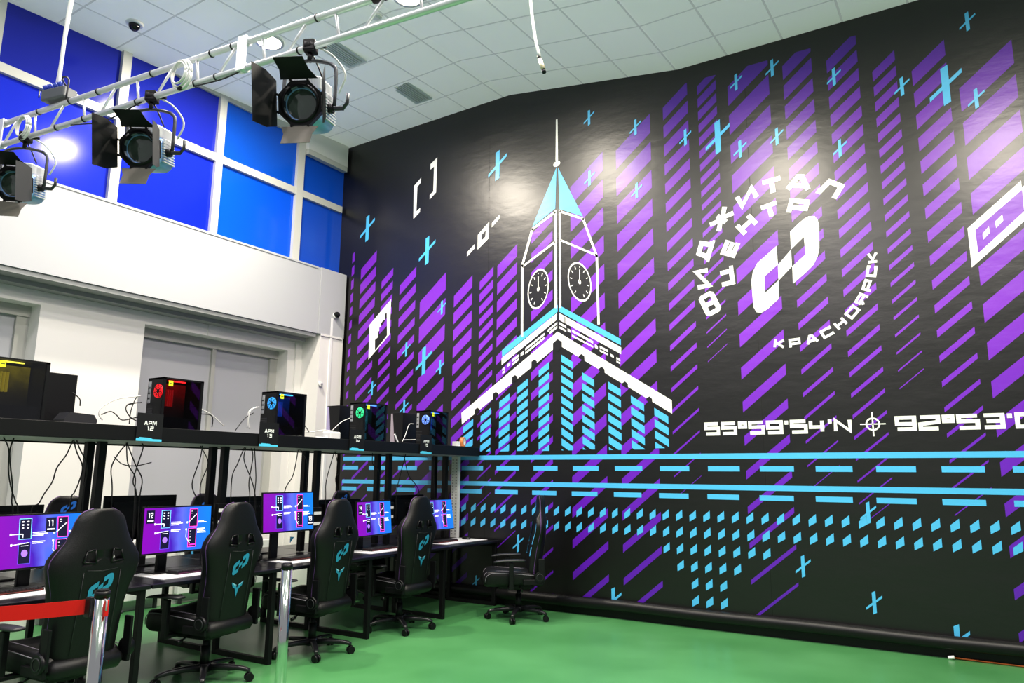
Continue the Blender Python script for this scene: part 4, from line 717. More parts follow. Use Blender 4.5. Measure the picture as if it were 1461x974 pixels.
# ---------------------------------------------------------------- gaming chairs
ZW = [(.44, .19, .09), (.47, .215, .12), (.55, .222, .15), (.65, .226, .155), (.78, .232, .15), (.88, .252, .14), (.96, .282, .125), (1.02, .297, .12), (1.07, .287, .115), (1.12, .252, .108), (1.18, .208, .098), (1.24, .182, .09), (1.29, .166, .084), (1.325, .147, .08), (1.35, .115, .08), (1.368, .066, .05)]
def rear_y(z): return -.235-.045*min(1, max(0, (z-.44)/.5))-.04*max(0, z-.44)/.94+.035*max(0, (z-1.0)/.385)**1.5
def back_prof(z):
    for (a, wa, ta), (b, wb, tb) in zip(ZW, ZW[1:]):
        if z <= b:
            k = (z-a)/(b-a); return wa+(wb-wa)*k, ta+(tb-ta)*k
    return ZW[-1][1:]
def make_chair(label, loc, rz):
    t = thing('gaming_chair', label, 'chair', loc, rz, group='black gaming chairs')
    # backrest with two openings
    bm = B(); rings = []; n = 36
    for z, w, th in ZW:
        r = []
        for k in range(n):
            a = 2*PI*k/n; c, s = math.cos(a), math.sin(a)
            x = w*math.copysign(abs(c)**.7, c); e = .55
            if s >= 0:
                y = rear_y(z)+th*.5+th*.5*abs(s)**e - (.05 if .5 < z < 1.1 else .015)*(1-(abs(x)/w)**2)
                y += (.05 if z < 1.15 else .012)*(abs(x)/w)**3
            else:
                y = rear_y(z)+th*.5-th*.5*abs(s)**e + .03*(abs(x)/w)**4
            r.append((x, y, z))
        rings.append(r)
    ring_surface(bm, rings, True)
    bk = finish('backrest', bm, M_leather, t, smooth=True)
    cut = B()
    for s in (-1, 1):
        extr(cut, [(s*.055, 1.045), (s*.125, 1.055), (s*.105, 1.105), (s*.065, 1.115)], lambda u, v, w: (u, -.5+w, v), .6)
    bmesh.ops.recalc_face_normals(cut, faces=cut.faces[:])
    cm = bpy.data.meshes.new('cutter'); cut.to_mesh(cm); cut.free(); co = bpy.data.objects.new('cutter', cm); COL.objects.link(co)
    md = bk.modifiers.new('b', 'BOOLEAN'); md.operation = 'DIFFERENCE'; md.object = co; md.solver = 'EXACT'
    sv = (t.location.copy(), t.rotation_euler.copy()); t.location = (0, 0, 0); t.rotation_euler = (0, 0, 0)
    bpy.context.view_layer.update(); dg = bpy.context.evaluated_depsgraph_get()
    nm = bpy.data.meshes.new_from_object(bk.evaluated_get(dg)); bk.modifiers.clear(); bk.data = nm
    if not nm.materials: nm.materials.append(M_leather)
    bpy.data.objects.remove(co); t.location, t.rotation_euler = sv
    for s in (-1, 1):
        bm = B()
        q = [(s*.05, 1.04), (s*.132, 1.05), (s*.11, 1.112), (s*.06, 1.122), (s*.05, 1.04)]
        for a, b in zip(q, q[1:]): tube(bm, [(a[0], rear_y(1.08)-.001, a[1]), (b[0], rear_y(1.08)-.001, b[1])], .006, 6)
        finish('opening_rim', bm, M_bplast, t)
    # purple piping along the outline
    bm = B()
    for s in (-1, 1):
        pts = [(s*(w-.004), rear_y(z)+th*.5+.02, z) for z, w, th in ZW[1:]]
        tube(bm, smooth_path(pts, 2), .0045, 6)
        pts = [(s*w*.72, rear_y(z)+th-.035+.012, z) for z, w, th in ZW[1:13]]
        tube(bm, smooth_path(pts, 2), .004, 6)
    finish('piping', bm, M_piping, t, smooth=True)
    # seams on the back
    bm = B()
    for s in (-1, 1): tube(bm, [(s*(.12+.0*k), rear_y(z)-.0005, z) for k, z in enumerate((.5, .7, .85, .99))], .0022, 5)
    tube(bm, [(-.1, rear_y(1.0)-.0005, 1.0), (0, rear_y(1.0)-.0005, .99), (.1, rear_y(1.0)-.0005, 1.0)], .0022, 5)
    finish('stitching', bm, M_dplast, t)
    # emblem on the back
    allp = [p for q in MARK['emb'] for p in q]; ex = (min(p[0] for p in allp)+max(p[0] for p in allp))/2; ez = (min(p[1] for p in allp)+max(p[1] for p in allp))/2; sz = .155/(max(p[1] for p in allp)-min(p[1] for p in allp))
    bm = B()
    for q in MARK['emb']: flat(bm, [((p[0]-ex)*sz*1.35, .895+(p[1]-ez)*sz) for p in q], lambda u, v: (u, rear_y(v)-.004, v))
    finish('loop_emblem', bm, M_cyp, t)
    bm = B()
    for q in MARK['emb']: flat(bm, [((p[0]-ex)*sz*-1.2, 1.26+(p[1]-ez)*sz*.8) for p in q], lambda u, v: (u, rear_y(v)+.1, v))
    finish('headrest_emblem', bm, mat('blue_print', (50, 120, 215), .4), t)
    bm = B()
    for s in (-1, 1):
        flat(bm, [(0, .715), (s*.012, .735), (s*.062, .76), (s*.045, .725), (s*.02, .712), (s*.006, .66), (0, .645)], lambda u, v: (u, rear_y(v)-.004, v), 0)
        flat(bm, [(s*.004, .737), (s*.06, .763), (s*.03, .737)], lambda u, v: (u, rear_y(v)-.0045, v), 1)
    finish('wing_emblem', bm, [M_cyp, M_cyl], t)
    # cyan side panels on the front
    bm = B()
    for s in (-1, 1):
        for z0, z1 in ((.83, 1.06), (.70, .80)):
            q = []
            for k in range(5):
                z = z0+(z1-z0)*k/4; w, th = back_prof(z); q.append((s*w*.80, rear_y(z)+th+.012, z))
            for k in range(5)[::-1]:
                z = z0+(z1-z0)*k/4; w, th = back_prof(z); q.append((s*w*(.985 if k in (1, 2, 3) else .9), rear_y(z)+th*.88+.014, z))
            for i in range(4): bm.faces.new([bm.verts.new(p) for p in (q[i], q[i+1], q[8-i], q[9-i])])
    finish('cyan_panel', bm, mat('cyan_leather', (90, 185, 235), .4, emis=(90, 185, 235), es=.05), t)
    # seat
    bm = B(); rings = []
    for y, w, h, z in ((-.215, .20, .07, .445), (-.2, .235, .12, .45), (-.1, .25, .15, .45), (.1, .262, .165, .452), (.28, .268, .18, .456), (.36, .262, .175, .452), (.395, .24, .13, .44), (.412, .2, .07, .43)):
        r = []
        for k in range(28):
            a = 2*PI*k/28; c, s = math.cos(a), math.sin(a); x = w*math.copysign(abs(c)**.5, c); zz = z+h*.5*math.copysign(abs(s)**.6, s)
            if s > 0: zz += .035*(abs(x)/w)**3*(1 if -.2 < y < .39 else .3)-.012*(1-(abs(x)/w)**2)
            r.append((x, y, zz))
        rings.append(r)
    ring_surface(bm, rings, True); finish('seat', bm, M_leather, t, smooth=True)
    bm = B()
    for s in (-1, 1):
        tube(bm, smooth_path([(s*.175, -.18, .515), (s*.18, .1, .535), (s*.185, .3, .54), (s*.18, .385, .515), (s*.175, .402, .46)]), .0035, 6)
        tube(bm, smooth_path([(s*.258, -.15, .50), (s*.268, .1, .52), (s*.27, .3, .525), (s*.262, .375, .49), (s*.25, .39, .43)]), .0035, 6)
    finish('seat_piping', bm, M_pipeg, t, smooth=True)
    bm = B(); tube(bm, [(-.235, -.2, .43), (-.2, -.215, .43), (.2, -.215, .43), (.235, -.2, .43)], [.03, .058, .058, .03], 16); finish('rear_roll', bm, M_leather, t, smooth=True)
    bm = B(); box(bm, -.17, .17, -.16, .24, .345, .385, .01); box(bm, -.07, .07, -.09, .09, .32, .35, .01); finish('seat_plate', bm, M_bmetal, t)
    for s in (-1, 1):
        bm = B(); box(bm, s*.265-.012, s*.265+.012, -.26, -.03, .40, .46, .006); box(bm, s*.262-.01, s*.262+.01, -.27, -.2, .44, .68, .006); finish('hinge_bracket', bm, M_bmetal, t)
        bm = B(); cyl(bm, (s*.275, -.215, .485), (1, 0, 0), .056, .04, 24); finish('hinge_cover', bm, M_bplast, t)
        bm = B(); disc_ring(bm, (s*.2965, -.215, .485), (1, 0, 0), .034, .04, .004, 24); finish('hinge_ring', bm, M_dplast, t)
        bm = B(); box(bm, s*.315-.02, s*.315+.02, .08, .13, .36, .645, .006); box(bm, min(s*.15, s*.33), max(s*.15, s*.33), .075, .135, .362, .385, .004); finish('armrest_post', bm, M_bplast, t)
        bm = B(); rr = []
        for y, w, z, h in ((-.05, .03, .668, .014), (-.03, .045, .668, .022), (.08, .05, .668, .026), (.2, .05, .664, .024), (.27, .045, .655, .02), (.3, .03, .648, .012)):
            rr.append([(s*.315+w*math.copysign(abs(math.cos(a))**.6, math.cos(a)), y, z+h*.5*math.copysign(abs(math.sin(a))**.6, math.sin(a))) for a in [2*PI*k/16 for k in range(16)]])
        ring_surface(bm, rr, True); finish('armrest_pad', bm, M_dplast, t, smooth=True)
    bm = B(); tube(bm, [(-.05, .0, .37), (-.2, 0, .365), (-.25, -.01, .35)], .007, 8); cyl(bm, (-.275, -.015, .345), (1, 0, .2), .014, .05, 10); finish('tilt_lever', bm, M_bplast, t)
    bm = B(); cyl(bm, (0, 0, .25), (0, 0, 1), .024, .18, 18); cyl(bm, (0, 0, .19), (0, 0, 1), .035, .16, 18); finish('gas_lift', bm, M_bplast, t, smooth=False)
    base = None
    bm = B(); cyl(bm, (0, 0, .105), (0, 0, 1), .05, .06, 20)
    for k in range(5):
        a = k*2*PI/5; d = Vector((math.cos(a), math.sin(a), 0)); nn = Vector((-d.y, d.x, 0))
        rings = []
        for r, w, z, h in ((.03, .028, .105, .05), (.15, .025, .108, .042), (.27, .022, .1, .034), (.33, .02, .088, .03), (.355, .016, .075, .028)):
            rings.append([d*r+nn*(w*cx)+Vector((0, 0, z+h/2*cz)) for cx, cz in ((1, -.6), (1, .6), (.6, 1), (-.6, 1), (-1, .6), (-1, -.6), (-.6, -1), (.6, -1))])
        ring_surface(bm, rings, True)
        cyl(bm, d*.345+Vector((0, 0, .06)), (0, 0, 1), .007, .03, 8)
    base = finish('star_base', bm, mat('base_black', (28, 28, 32), .3), t)
    for k in range(5):
        a = k*2*PI/5; d = Vector((math.cos(a), math.sin(a), 0)); ax = Vector((-math.sin(a+.6), math.cos(a+.6), 0)); c = d*.35+Vector((0, 0, .032))
        bm = B(); cyl(bm, c+ax*.016, ax, .032, .02, 18); cyl(bm, c-ax*.016, ax, .032, .02, 18); box(bm, c.x-.014, c.x+.014, c.y-.014, c.y+.014, .03, .068, .004); finish('caster', bm, M_bplast, base)
    return t, base
def facing(deg): return math.radians(deg)      # local +Y turned to this heading
ch, base0 = make_chair('black gaming chair with cyan loop emblem on its back, nearest the red belt', (-5.0, 2.66, 0), facing(94))
base0.rotation_euler = (0, 0, .3)
def chair(label, x, y, deg, br):
    c = dup(ch, (x, y, 0), facing(deg), label)
    for k in c.children:
        if k.name.startswith('star_base'): k.rotation_euler = (0, 0, br)
    return c
chair('black gaming chair second from the camera, between the screens numbered 12 and 13', -5.27, 3.89, 98, .15)
chair('black gaming chair between the screens numbered 13 and 14', -5.26, 4.99, 96, .2)
chair('black gaming chair in front of the last lit screen, farthest along the desk row', -5.31, 6.24, 92, .25)
chair('black gaming chair seen from the side, alone by the mural right of the desks', -4.58, 7.45, 126, .36)
chair('black gaming chair across the desks, left of the nearest pair of posts', -7.15, 3.80, -90, 0)
chair('black gaming chair across the desks, behind the second pair of posts', -7.15, 5.30, -90, 0)
chair('black gaming chair across the desks, in front of the mural', -7.15, 7.42, -85, 0)

# ---------------------------------------------------------------- stanchions and belt
def stanchion(x, y, label):
    t = thing('barrier_post', label, 'barrier post', (x, y, 0), group='polished barrier posts')
    bm = B(); cyl(bm, (0, 0, .52), (0, 0, 1), .034, .96, 32); finish('tube', bm, M_steel, t, smooth=False)
    for p in t.children:
        for f in p.data.polygons: f.use_smooth = len(f.vertices) == 4
    bm = B(); cyl(bm, (0, 0, .012), (0, 0, 1), .17, .024, 40); cyl(bm, (0, 0, .033), (0, 0, 1), .16, .02, 40, r2=.04); finish('weighted_base', bm, M_steel, t)
    bm = B(); cyl(bm, (0, 0, 1.01), (0, 0, 1), .036, .03, 28); cyl(bm, (0, 0, 1.028), (0, 0, 1), .028, .008, 28); finish('cap', bm, M_bplast, t)
    return t
s0 = stanchion(-3.694, 2.119, 'polished steel barrier post holding the red belt')
bm = B(); box(bm, -.075, -.03, -.04, -.01, .9, .995, .003); finish('belt_housing', bm, M_bplast, s0)
bm = B(); box(bm, .036, .05, -.008, .01, .91, .985, .002); finish('belt_latch', bm, M_red, s0)
bm = B(); tube(bm, [(.045, -.01, .99), (.07, -.015, .985), (.07, -.015, .945), (.066, -.01, .94)], .004, 6); finish('latch_clip', bm, M_silver, s0)
stanchion(-3.829, 3.386, 'polished steel barrier post without a belt, in front of the screen numbered 13')
bm = B(); x0, y0, z0 = -3.765, 2.10, .948; pts = []
for k in range(9):
    u = k/8; pts.append((x0-.46*u*1.0, y0-.62*u, z0-.012*math.sin(u*PI)-.006*u))
vs = [[bm.verts.new((p[0], p[1], p[2]+d)) for d in (-.035, .035)] for p in pts]
for a, b in zip(vs, vs[1:]): bm.faces.new((a[0], b[0], b[1], a[1]))
o = finish('barrier_belt', bm, M_red); tag(o, 'red fabric barrier belt stretched from the steel post to the left edge', 'belt')
md = o.modifiers.new('s', 'SOLIDIFY'); md.thickness = .003

# ---------------------------------------------------------------- lighting truss and lamps
A0 = Vector((-5.6, 1.87, 3.6)); A1 = Vector((-.6, 2.39, 3.6)); AD = (A1-A0).normalized()
def tp(x, up=0): 
    k = (x-A0.x)/(A1.x-A0.x); return A0+(A1-A0)*k+Vector((0, 0, up))
TH = .145
tr = thing('lighting_truss', 'white aluminium ladder truss crossing below the ceiling', 'truss', tp(-3), 0)
def tpart(n, bm, m, **k):
    o = finish(n, bm, m, tr, **k); o.location = -tp(-3); return o
bm = B(); tube(bm, [tp(-5.05), tp(-.6)], .0165, 14); tpart('lower_chord', bm, M_alu, smooth=True)
bm = B(); tube(bm, [tp(-5.05, TH), tp(-.6, TH)], .0165, 14); tpart('upper_chord', bm, M_alu, smooth=True)
x = -4.86
while x < -.7:
    bm = B(); tube(bm, [tp(x, TH), tp(x-.12, 0)], .0075, 8); tpart('lacing_bar', bm, M_alu, smooth=True)
    bm = B(); tube(bm, [tp(x+.17, TH), tp(x+.20, 0)], .0075, 8); tpart('lacing_bar', bm, M_alu, smooth=True)
    x += .46
for xx in (-5.0, -2.96):
    bm = B(); nrm = Vector((-AD.y, AD.x, 0)); c = tp(xx)
    for s in (-1,):
        q = [c+AD*a+Vector((0, 0, b))+nrm*s*.018 for a, b in ((-.03, -.02), (.03, -.02), (.03, TH+.02), (-.03, TH+.02))]; q2 = [p+nrm*s*.008 for p in q]
        a = [bm.verts.new(p) for p in q]; b = [bm.verts.new(p) for p in q2]; bm.faces.new(a); bm.faces.new(b[::-1])
        for i in range(4): bm.faces.new((a[i], b[i], b[(i+1) % 4], a[(i+1) % 4]))
    for up in (0, TH): tube(bm, [c+Vector((0, 0, up))-AD*.02, c+Vector((0, 0, up))+AD*.02], .024, 16)
    tpart('joint_plate', bm, M_alu)
bm = B(); tube(bm, [tp(-2.17, TH), tp(-2.05, TH)], .023, 14); tpart('black_sleeve', bm, M_bplast)
for xx in (-4.75, -4.2, -3.75, -3.3, -3.15, -2.6, -4.45):
    bm = B(); tube(bm, [tp(xx, 0)-AD*.004, tp(xx, 0)+AD*.004], .0195, 12); tube(bm, [tp(xx+.1, TH)-AD*.004, tp(xx+.1, TH)+AD*.004], .0195, 12); tpart('cable_tie', bm, M_bplast)
def coil(x, up, r, label, m, n=5):
    t = thing('cable_coil', label, 'cable', tp(x, up), group=None)
    bm = B()
    for k in range(n):
        rr = r*(1-.06*k); c = Vector((random.uniform(-.006, .006), -.03-.006*k, random.uniform(-.006, .006)))
        tube(bm, [c+AD*rr*math.cos(a)*.85+Vector((0, 0, rr*math.sin(a))) for a in [2*PI*j/28 for j in range(29)]], .0045, 6)
    finish('loops', bm, m, t, smooth=True)
    bm = B(); cyl(bm, (0, -.04, -r*.95), (1, 0, 0), .012, .02, 8); finish('tie', bm, M_bplast, t)
coil(-4.72, .05, .075, 'coiled pale cable tied at the left end of the truss', M_cw, 4); coil(-3.36, .05, .085, 'coiled pale cable tied on the truss above the middle spotlight', M_cw, 6)
cable('truss_cable', [tp(-4.3, .0)+Vector((0, -.01, -.02)), tp(-4.0)+Vector((0, -.01, -.06)), tp(-3.7)+Vector((0, -.01, -.015))], .004, M_ck, 'black cable sagging under the truss left of the middle spotlight', None)
cable('truss_cable', [tp(-3.3, .0)+Vector((0, -.01, -.02)), tp(-3.1)+Vector((0, -.01, -.03)), tp(-2.95)+Vector((0, -.01, -.015))], .004, M_ck, 'black cable sagging under the truss right of the coil', None)
# power splitter on top, feed cable
t = thing('power_splitter', 'grey box with blue plugs sitting on top of the truss', 'electrical box', tp(-4.47, .17))
Rz = Matrix.Rotation(math.atan2(AD.y, AD.x)+.1, 4, 'Z')
bm = B(); box(bm, -.095, .095, -.045, .045, 0, .07, .008, M=Rz); finish('housing', bm, mat('grey_box', (105, 108, 112), .4, .4), t)
bm = B()
for k in range(4): cyl(bm, Rz @ Vector((-.07+.04*k, -.03, .075)), Rz @ Vector((0, -.6, 1)), .016, .05, 12)
finish('blue_plugs', bm, mat('blue_plug', (30, 60, 170), .4), t)
bm = B(); tube(bm, smooth_path([Rz @ Vector(p) for p in ((.09, -.03, .07), (.05, -.03, .13), (.12, -.04, .10), (.13, -.05, -.03))]), .005, 6); tube(bm, smooth_path([Rz @ Vector(p) for p in ((-.08, -.03, .06), (-.14, -.02, .09), (-.1, -.05, .02))]), .004, 6); finish('loose_leads', bm, M_ck, t)
c0 = tp(-4.49, .24)
cable('feed_cable', [c0, c0+Vector((.01, 0, .5)), c0+Vector((.03, .02, 1.1)), c0+Vector((.0, .03, 1.8)), (c0.x+.02, c0.y+.05, zc(c0.x, c0.y)-.005)], .011, M_cw, 'thick white feed cable dropping from the ceiling to the truss box', None)
cable('feed_cable', [c0+Vector((-.03, 0, 0)), c0+Vector((.0, .01, .45)), c0+Vector((.02, .03, 1.1)), c0+Vector((-.01, .04, 1.8)), (c0.x, c0.y+.06, zc(c0.x, c0.y)-.005)], .007, M_cw, 'thinner white cable strapped to the thick feed cable', None)
def make_lamp(x, label, rz, tilt, flaps):
    """fresnel spotlight hanging from the lower chord; local frame: clamp at the origin, lens looks to -Y"""
    t = thing('stage_spotlight', label, 'spotlight', tp(x+(.06 if x < -4.5 else -.03 if x < -3 else 0)), rz, group='blue and silver stage spotlights')
    bm = B(); box(bm, -.03, .03, -.03, .03, -.03, .03, .008); disc_ring(bm, (0, 0, 0), AD, .017, .033, .045, 18); cyl(bm, (0, 0, -.05), (0, 0, 1), .012, .05, 12); cyl(bm, (.05, 0, .0), (1, 0, 0), .008, .05, 8); finish('clamp', bm, M_bmetal, t)
    yw, yh = .125, .27
    yk = [(-yw, .02, -.31), (-yw, .02, -.13), (-yw+.015, .02, -.09), (-yw+.05, .02, -.072), (0, 0.0, -.07), (yw-.05, .02, -.072), (yw-.015, .02, -.09), (yw, .02, -.13), (yw, .02, -.31)]
    bm = B(); tube(bm, smooth_path(yk, 3), .009, 8)
    finish('yoke', bm, mat('yoke_grey', (70, 72, 76), .4, .5), t, smooth=True)
    R = Matrix.Translation((0, .02, -.31)) @ Matrix.Rotation(tilt, 4, 'X') @ Matrix.Scale(.8, 4)
    def lp(n, bm, m, **k):
        o = finish(n, bm, m, t, **k); o.matrix_local = R; return o
    blue = mat('lamp_blue', (140, 178, 228), .35, .1)
    bm = B(); rings = []
    for y, w, h in ((-.10, .10, .10), (-.02, .118, .115), (.12, .118, .115), (.16, .10, .10)):
        rings.append([(w*math.copysign(abs(math.cos(a))**.6, math.cos(a)), y, h*math.copysign(abs(math.sin(a))**.6, math.sin(a))) for a in [2*PI*k/24 for k in range(24)]])
    ring_surface(bm, rings, True); lp('body', bm, blue)
    bm = B(); box(bm, -.1, .1, -.07, .15, .09, .175, .012)
    for k in range(9): box(bm, -.06+k*.014, -.053+k*.014, -.074, -.06, .12, .165)
    lp('heat_sink', bm, mat('lamp_silver', (214, 216, 220), .35, .3))
    bm = B()
    for k in range(8): box(bm, .112, .124, -.05, .12, -.07+k*.018, -.062+k*.018)
    box(bm, .108, .122, -.03, .1, .02, .09, .004); lp('side_vents', bm, mat('lamp_silver', (214, 216, 220), .35, .3))
    for s in (-1, 1):
        bm = B(); cyl(bm, (s*.137, 0, 0), (1, 0, 0), .028, .03, 18); lp('pivot_knob', bm, M_bplast)
    bm = B(); box(bm, .145, .215, -.012, .012, -.012, .012, .005); tube(bm, [(.21, 0, 0), (.235, 0, .03), (.24, 0, .085)], .011, 8); lp('tilt_handle', bm, mat('yoke_grey', (70, 72, 76), .4, .5))
    # octagonal ring
    bm = B(); oc = [(.138*math.cos(PI/8+k*PI/4), .138*math.sin(PI/8+k*PI/4)) for k in range(8)]; ic = [(.104*math.cos(PI/8+k*PI/4), .104*math.sin(PI/8+k*PI/4)) for k in range(8)]
    rg = [[(a, y, b) for a, b in q] for q, y in ((oc, -.10), (oc, -.135), (ic, -.135), (ic, -.10))]
    ring_surface(bm, rg+[rg[0]], False)
    for f in bm.faces: f.smooth = False
    for k in range(4):
        a = k*PI/2
        for dd in (-.05, .05): cyl(bm, (.13*math.cos(a)-dd*math.sin(a), -.135, .13*math.sin(a)+dd*math.cos(a)), (0, 1, 0), .007, .02, 8)
    disc_ring(bm, (0, -.13, 0), (0, 1, 0), .1, .114, .02, 32)
    o = lp('barn_door_ring', bm, M_bplast)
    bm = B(); disc_ring(bm, (0, -.112, 0), (0, 1, 0), .098, .103, .03, 32); lp('lens_bezel', bm, M_silver)
    bm = B(); rings = []
    for k in range(9):
        r = .1*k/8+.0005; y = -.118+.02*(k/8)**2 + (.0025 if k % 2 else 0)
        rings.append([(r*math.cos(a), y, r*math.sin(a)) for a in [2*PI*j/32 for j in range(32)]])
    ring_surface(bm, rings, True); lp('fresnel_lens', bm, mat('lens_glass', (66, 76, 72), .12, spec=.9, coat=1), smooth=True)
    # flaps: (angle position, opening angle, top width, base width, length, material)
    for pos, openg, wb, wt, ln, mm in flaps:
        bm = B(); c, s = math.cos(pos), math.sin(pos); rad = Vector((c, 0, s)); tan = Vector((-s, 0, c)); fw = Vector((0, -1, 0))
        d = (fw*math.cos(openg)+rad*math.sin(openg)).normalized(); nrm = tan.cross(d)
        base = rad*.134+Vector((0, -.14, 0))
        P4 = [base+tan*wb/2, base-tan*wb/2, base-tan*wt/2+d*ln, base+tan*wt/2+d*ln] if wt else None
        q = [base+tan*wb/2, base-tan*wb/2, base-tan*wt/2+d*ln*.45, base-tan*wt*.5+d*ln, base+tan*wt*.5+d*ln, base+tan*wt/2+d*ln*.45]
        a = [bm.verts.new(p) for p in q]; b = [bm.verts.new(p+nrm*.002) for p in q]; bm.faces.new(a); bm.faces.new(b[::-1])
        for i in range(6): bm.faces.new((a[i], b[i], b[(i+1) % 6], a[(i+1) % 6]))
        for f in bm.faces: f.smooth = False
        lp('barn_door', bm, mm)
    bm = B(); tube(bm, smooth_path([(.03, 0, 0), (.1, .03, -.03), (.16, .05, -.12), (.12, .08, -.2)]), .005, 6); finish('power_lead', bm, M_cw, t, smooth=True)
    bm = B(); tube(bm, smooth_path([(-.02, .02, .01), (.02, .03, -.06), (.05, .06, -.14)]), .004, 6); finish('safety_wire', bm, M_ck, t, smooth=True)
    return t
fb = mat('flap_black', (22, 22, 24), .5); fg = mat('flap_lit', (120, 116, 108), .5, .2); fd = mat('flap_dark_grey', (66, 66, 68), .5)  # bottom flap's lighter grey has reflected light put into the colour
# positions: 0 = image right, PI/2 = top, PI = left, -PI/2 = bottom
FL = [(PI, .16, .26, .32, .24, fb), (PI/2, .38, .22, .17, .18, fb), (-PI/2, .95, .22, .17, .14, fg), (0, .42, .24, .28, .2, fd)]
FL2 = FL[:3]+[(0, .2, .24, .28, .18, fd)]
FL1 = FL[:3]+[(0, -.1, .24, .28, .2, fd)]
make_lamp(-2.53, 'blue and silver stage spotlight with open barn doors, right of the three on the truss', math.radians(27), math.radians(12), FL)
make_lamp(-3.60, 'blue and silver stage spotlight with open barn doors, middle of the three on the truss', math.radians(34), math.radians(12), FL2)
make_lamp(-4.81, 'blue and silver stage spotlight at the left end of the truss', math.radians(42), math.radians(12), FL1)

# ---------------------------------------------------------------- ceiling fittings and small wall things
def vent(x, y, label):
    t = thing('air_vent', label, 'air vent', (x, y, zc(x, y)), group='ceiling air vents')
    bm = B(); box(bm, -.15, .15, -.29, .29, -.012, .002); finish('frame', bm, mat('vent_frame', (205, 212, 206), .6), t)
    bm = B()
    for k in range(6): box(bm, -.1+k*.035, -.085+k*.035, -.24, .24, -.022, -.01)
    finish('slats', bm, mat('vent_slat', (215, 218, 216), .5), t)
    bm = B(); box(bm, -.11, .11, -.25, .25, -.0135, -.012); finish('dark_gap', bm, mat('vent_gap', (172, 176, 174), .7), t)
vent(-6.26, 7.24, 'square slatted air vent in the ceiling near the mural'); vent(-6.3, 5.95, 'slatted air vent in the ceiling partly behind the right spotlight')
t = thing('dome_camera', 'black dome camera on the ceiling above the truss', 'security camera', (-7.72, 4.12, zc(-7.72, 4.12)))
bm = B(); cyl(bm, (0, 0, -.012), (0, 0, 1), .085, .024, 28, r2=.1); finish('mount', bm, M_w, t)
bm = B(); R = [[(.062*math.cos(p)*math.cos(a), .062*math.cos(p)*math.sin(a), -.02-.075*math.sin(p)) for a in [2*PI*k/24 for k in range(24)]] for p in [PI/2*j/7*.98 for j in range(8)]]; ring_surface(bm, R, True); finish('dome', bm, mat('dome_black', (14, 14, 18), .08), t, smooth=True)
t = thing('smoke_detector', 'round white smoke detector on the ceiling above the truss sleeve', 'smoke detector', (-5.4, 5.6, zc(-5.4, 5.6)))
bm = B(); cyl(bm, (0, 0, -.012), (0, 0, 1), .055, .024, 24, r2=.065); finish('housing', bm, M_w, t)
bm = B(); cyl(bm, (0, 0, -.03), (0, 0, 1), .03, .016, 20); finish('sensor', bm, M_w, t)
t = thing('dome_camera', 'small black ball camera on the white pier beside the mural', 'security camera', (XP+.012, 7.88, 3.99))
bm = B(); cyl(bm, (.02, 0, -.01), (1, 0, 0), .045, .04, 20); finish('mount', bm, M_w, t)
bm = B(); R = [[(.045+.048*math.sin(p), .048*math.cos(p)*math.cos(a), .048*math.cos(p)*math.sin(a)) for a in [2*PI*k/20 for k in range(20)]] for p in [-PI/3+(PI/2+PI/3)*j/8*.98 for j in range(9)]]; ring_surface(bm, R, True); finish('ball', bm, mat('dome_black', (14, 14, 18), .08), t, smooth=True)
bm = B(); box(bm, -.0, .016, -.02, .02, 0, 3.93); o = finish('cable_duct', bm, M_w); o.location = (XP+.0, 7.83, 0); tag(o, 'narrow white cable duct running down from the wall camera', 'cable duct')
t = thing('wall_sensor', 'small round white sensor on the pier beside the third lit computer', 'sensor', (XP, 7.66, 2.9))
bm = B(); cyl(bm, (.02, 0, 0), (1, 0, 0), .035, .04, 18); finish('housing', bm, M_w, t); bm = B(); cyl(bm, (.045, 0, 0), (1, 0, 0), .018, .012, 14); finish('lens', bm, M_silver, t)
# hanging connector
t = thing('hanging_cable', 'white cable with a metal connector dangling from the ceiling above the antenna', 'cable', (-1.99, 3.44, 3.93))
bm = B(); zt_ = zc(-1.75, 3.2)-3.93
tube(bm, smooth_path([(0, 0, .1), (-.02, -.02, .22), (-.05, -.03, .5), (-.03, -.1, .9), (.05, -.2, 1.4), (.1, -.24, zt_)]), .0095, 8); finish('lead', bm, M_cw, t, smooth=True)
bm = B(); cyl(bm, (.012, 0, .05), (.35, 0, -1), .013, .08, 14); finish('connector', bm, mat('connector_cream', (220, 210, 180), .35, .3), t)
bm = B(); cyl(bm, (-.004, 0, .1), (.25, 0, -1), .012, .03, 12); cyl(bm, (.028, 0, .0), (.35, 0, -1), .012, .02, 12); finish('black_collar', bm, M_bplast, t)
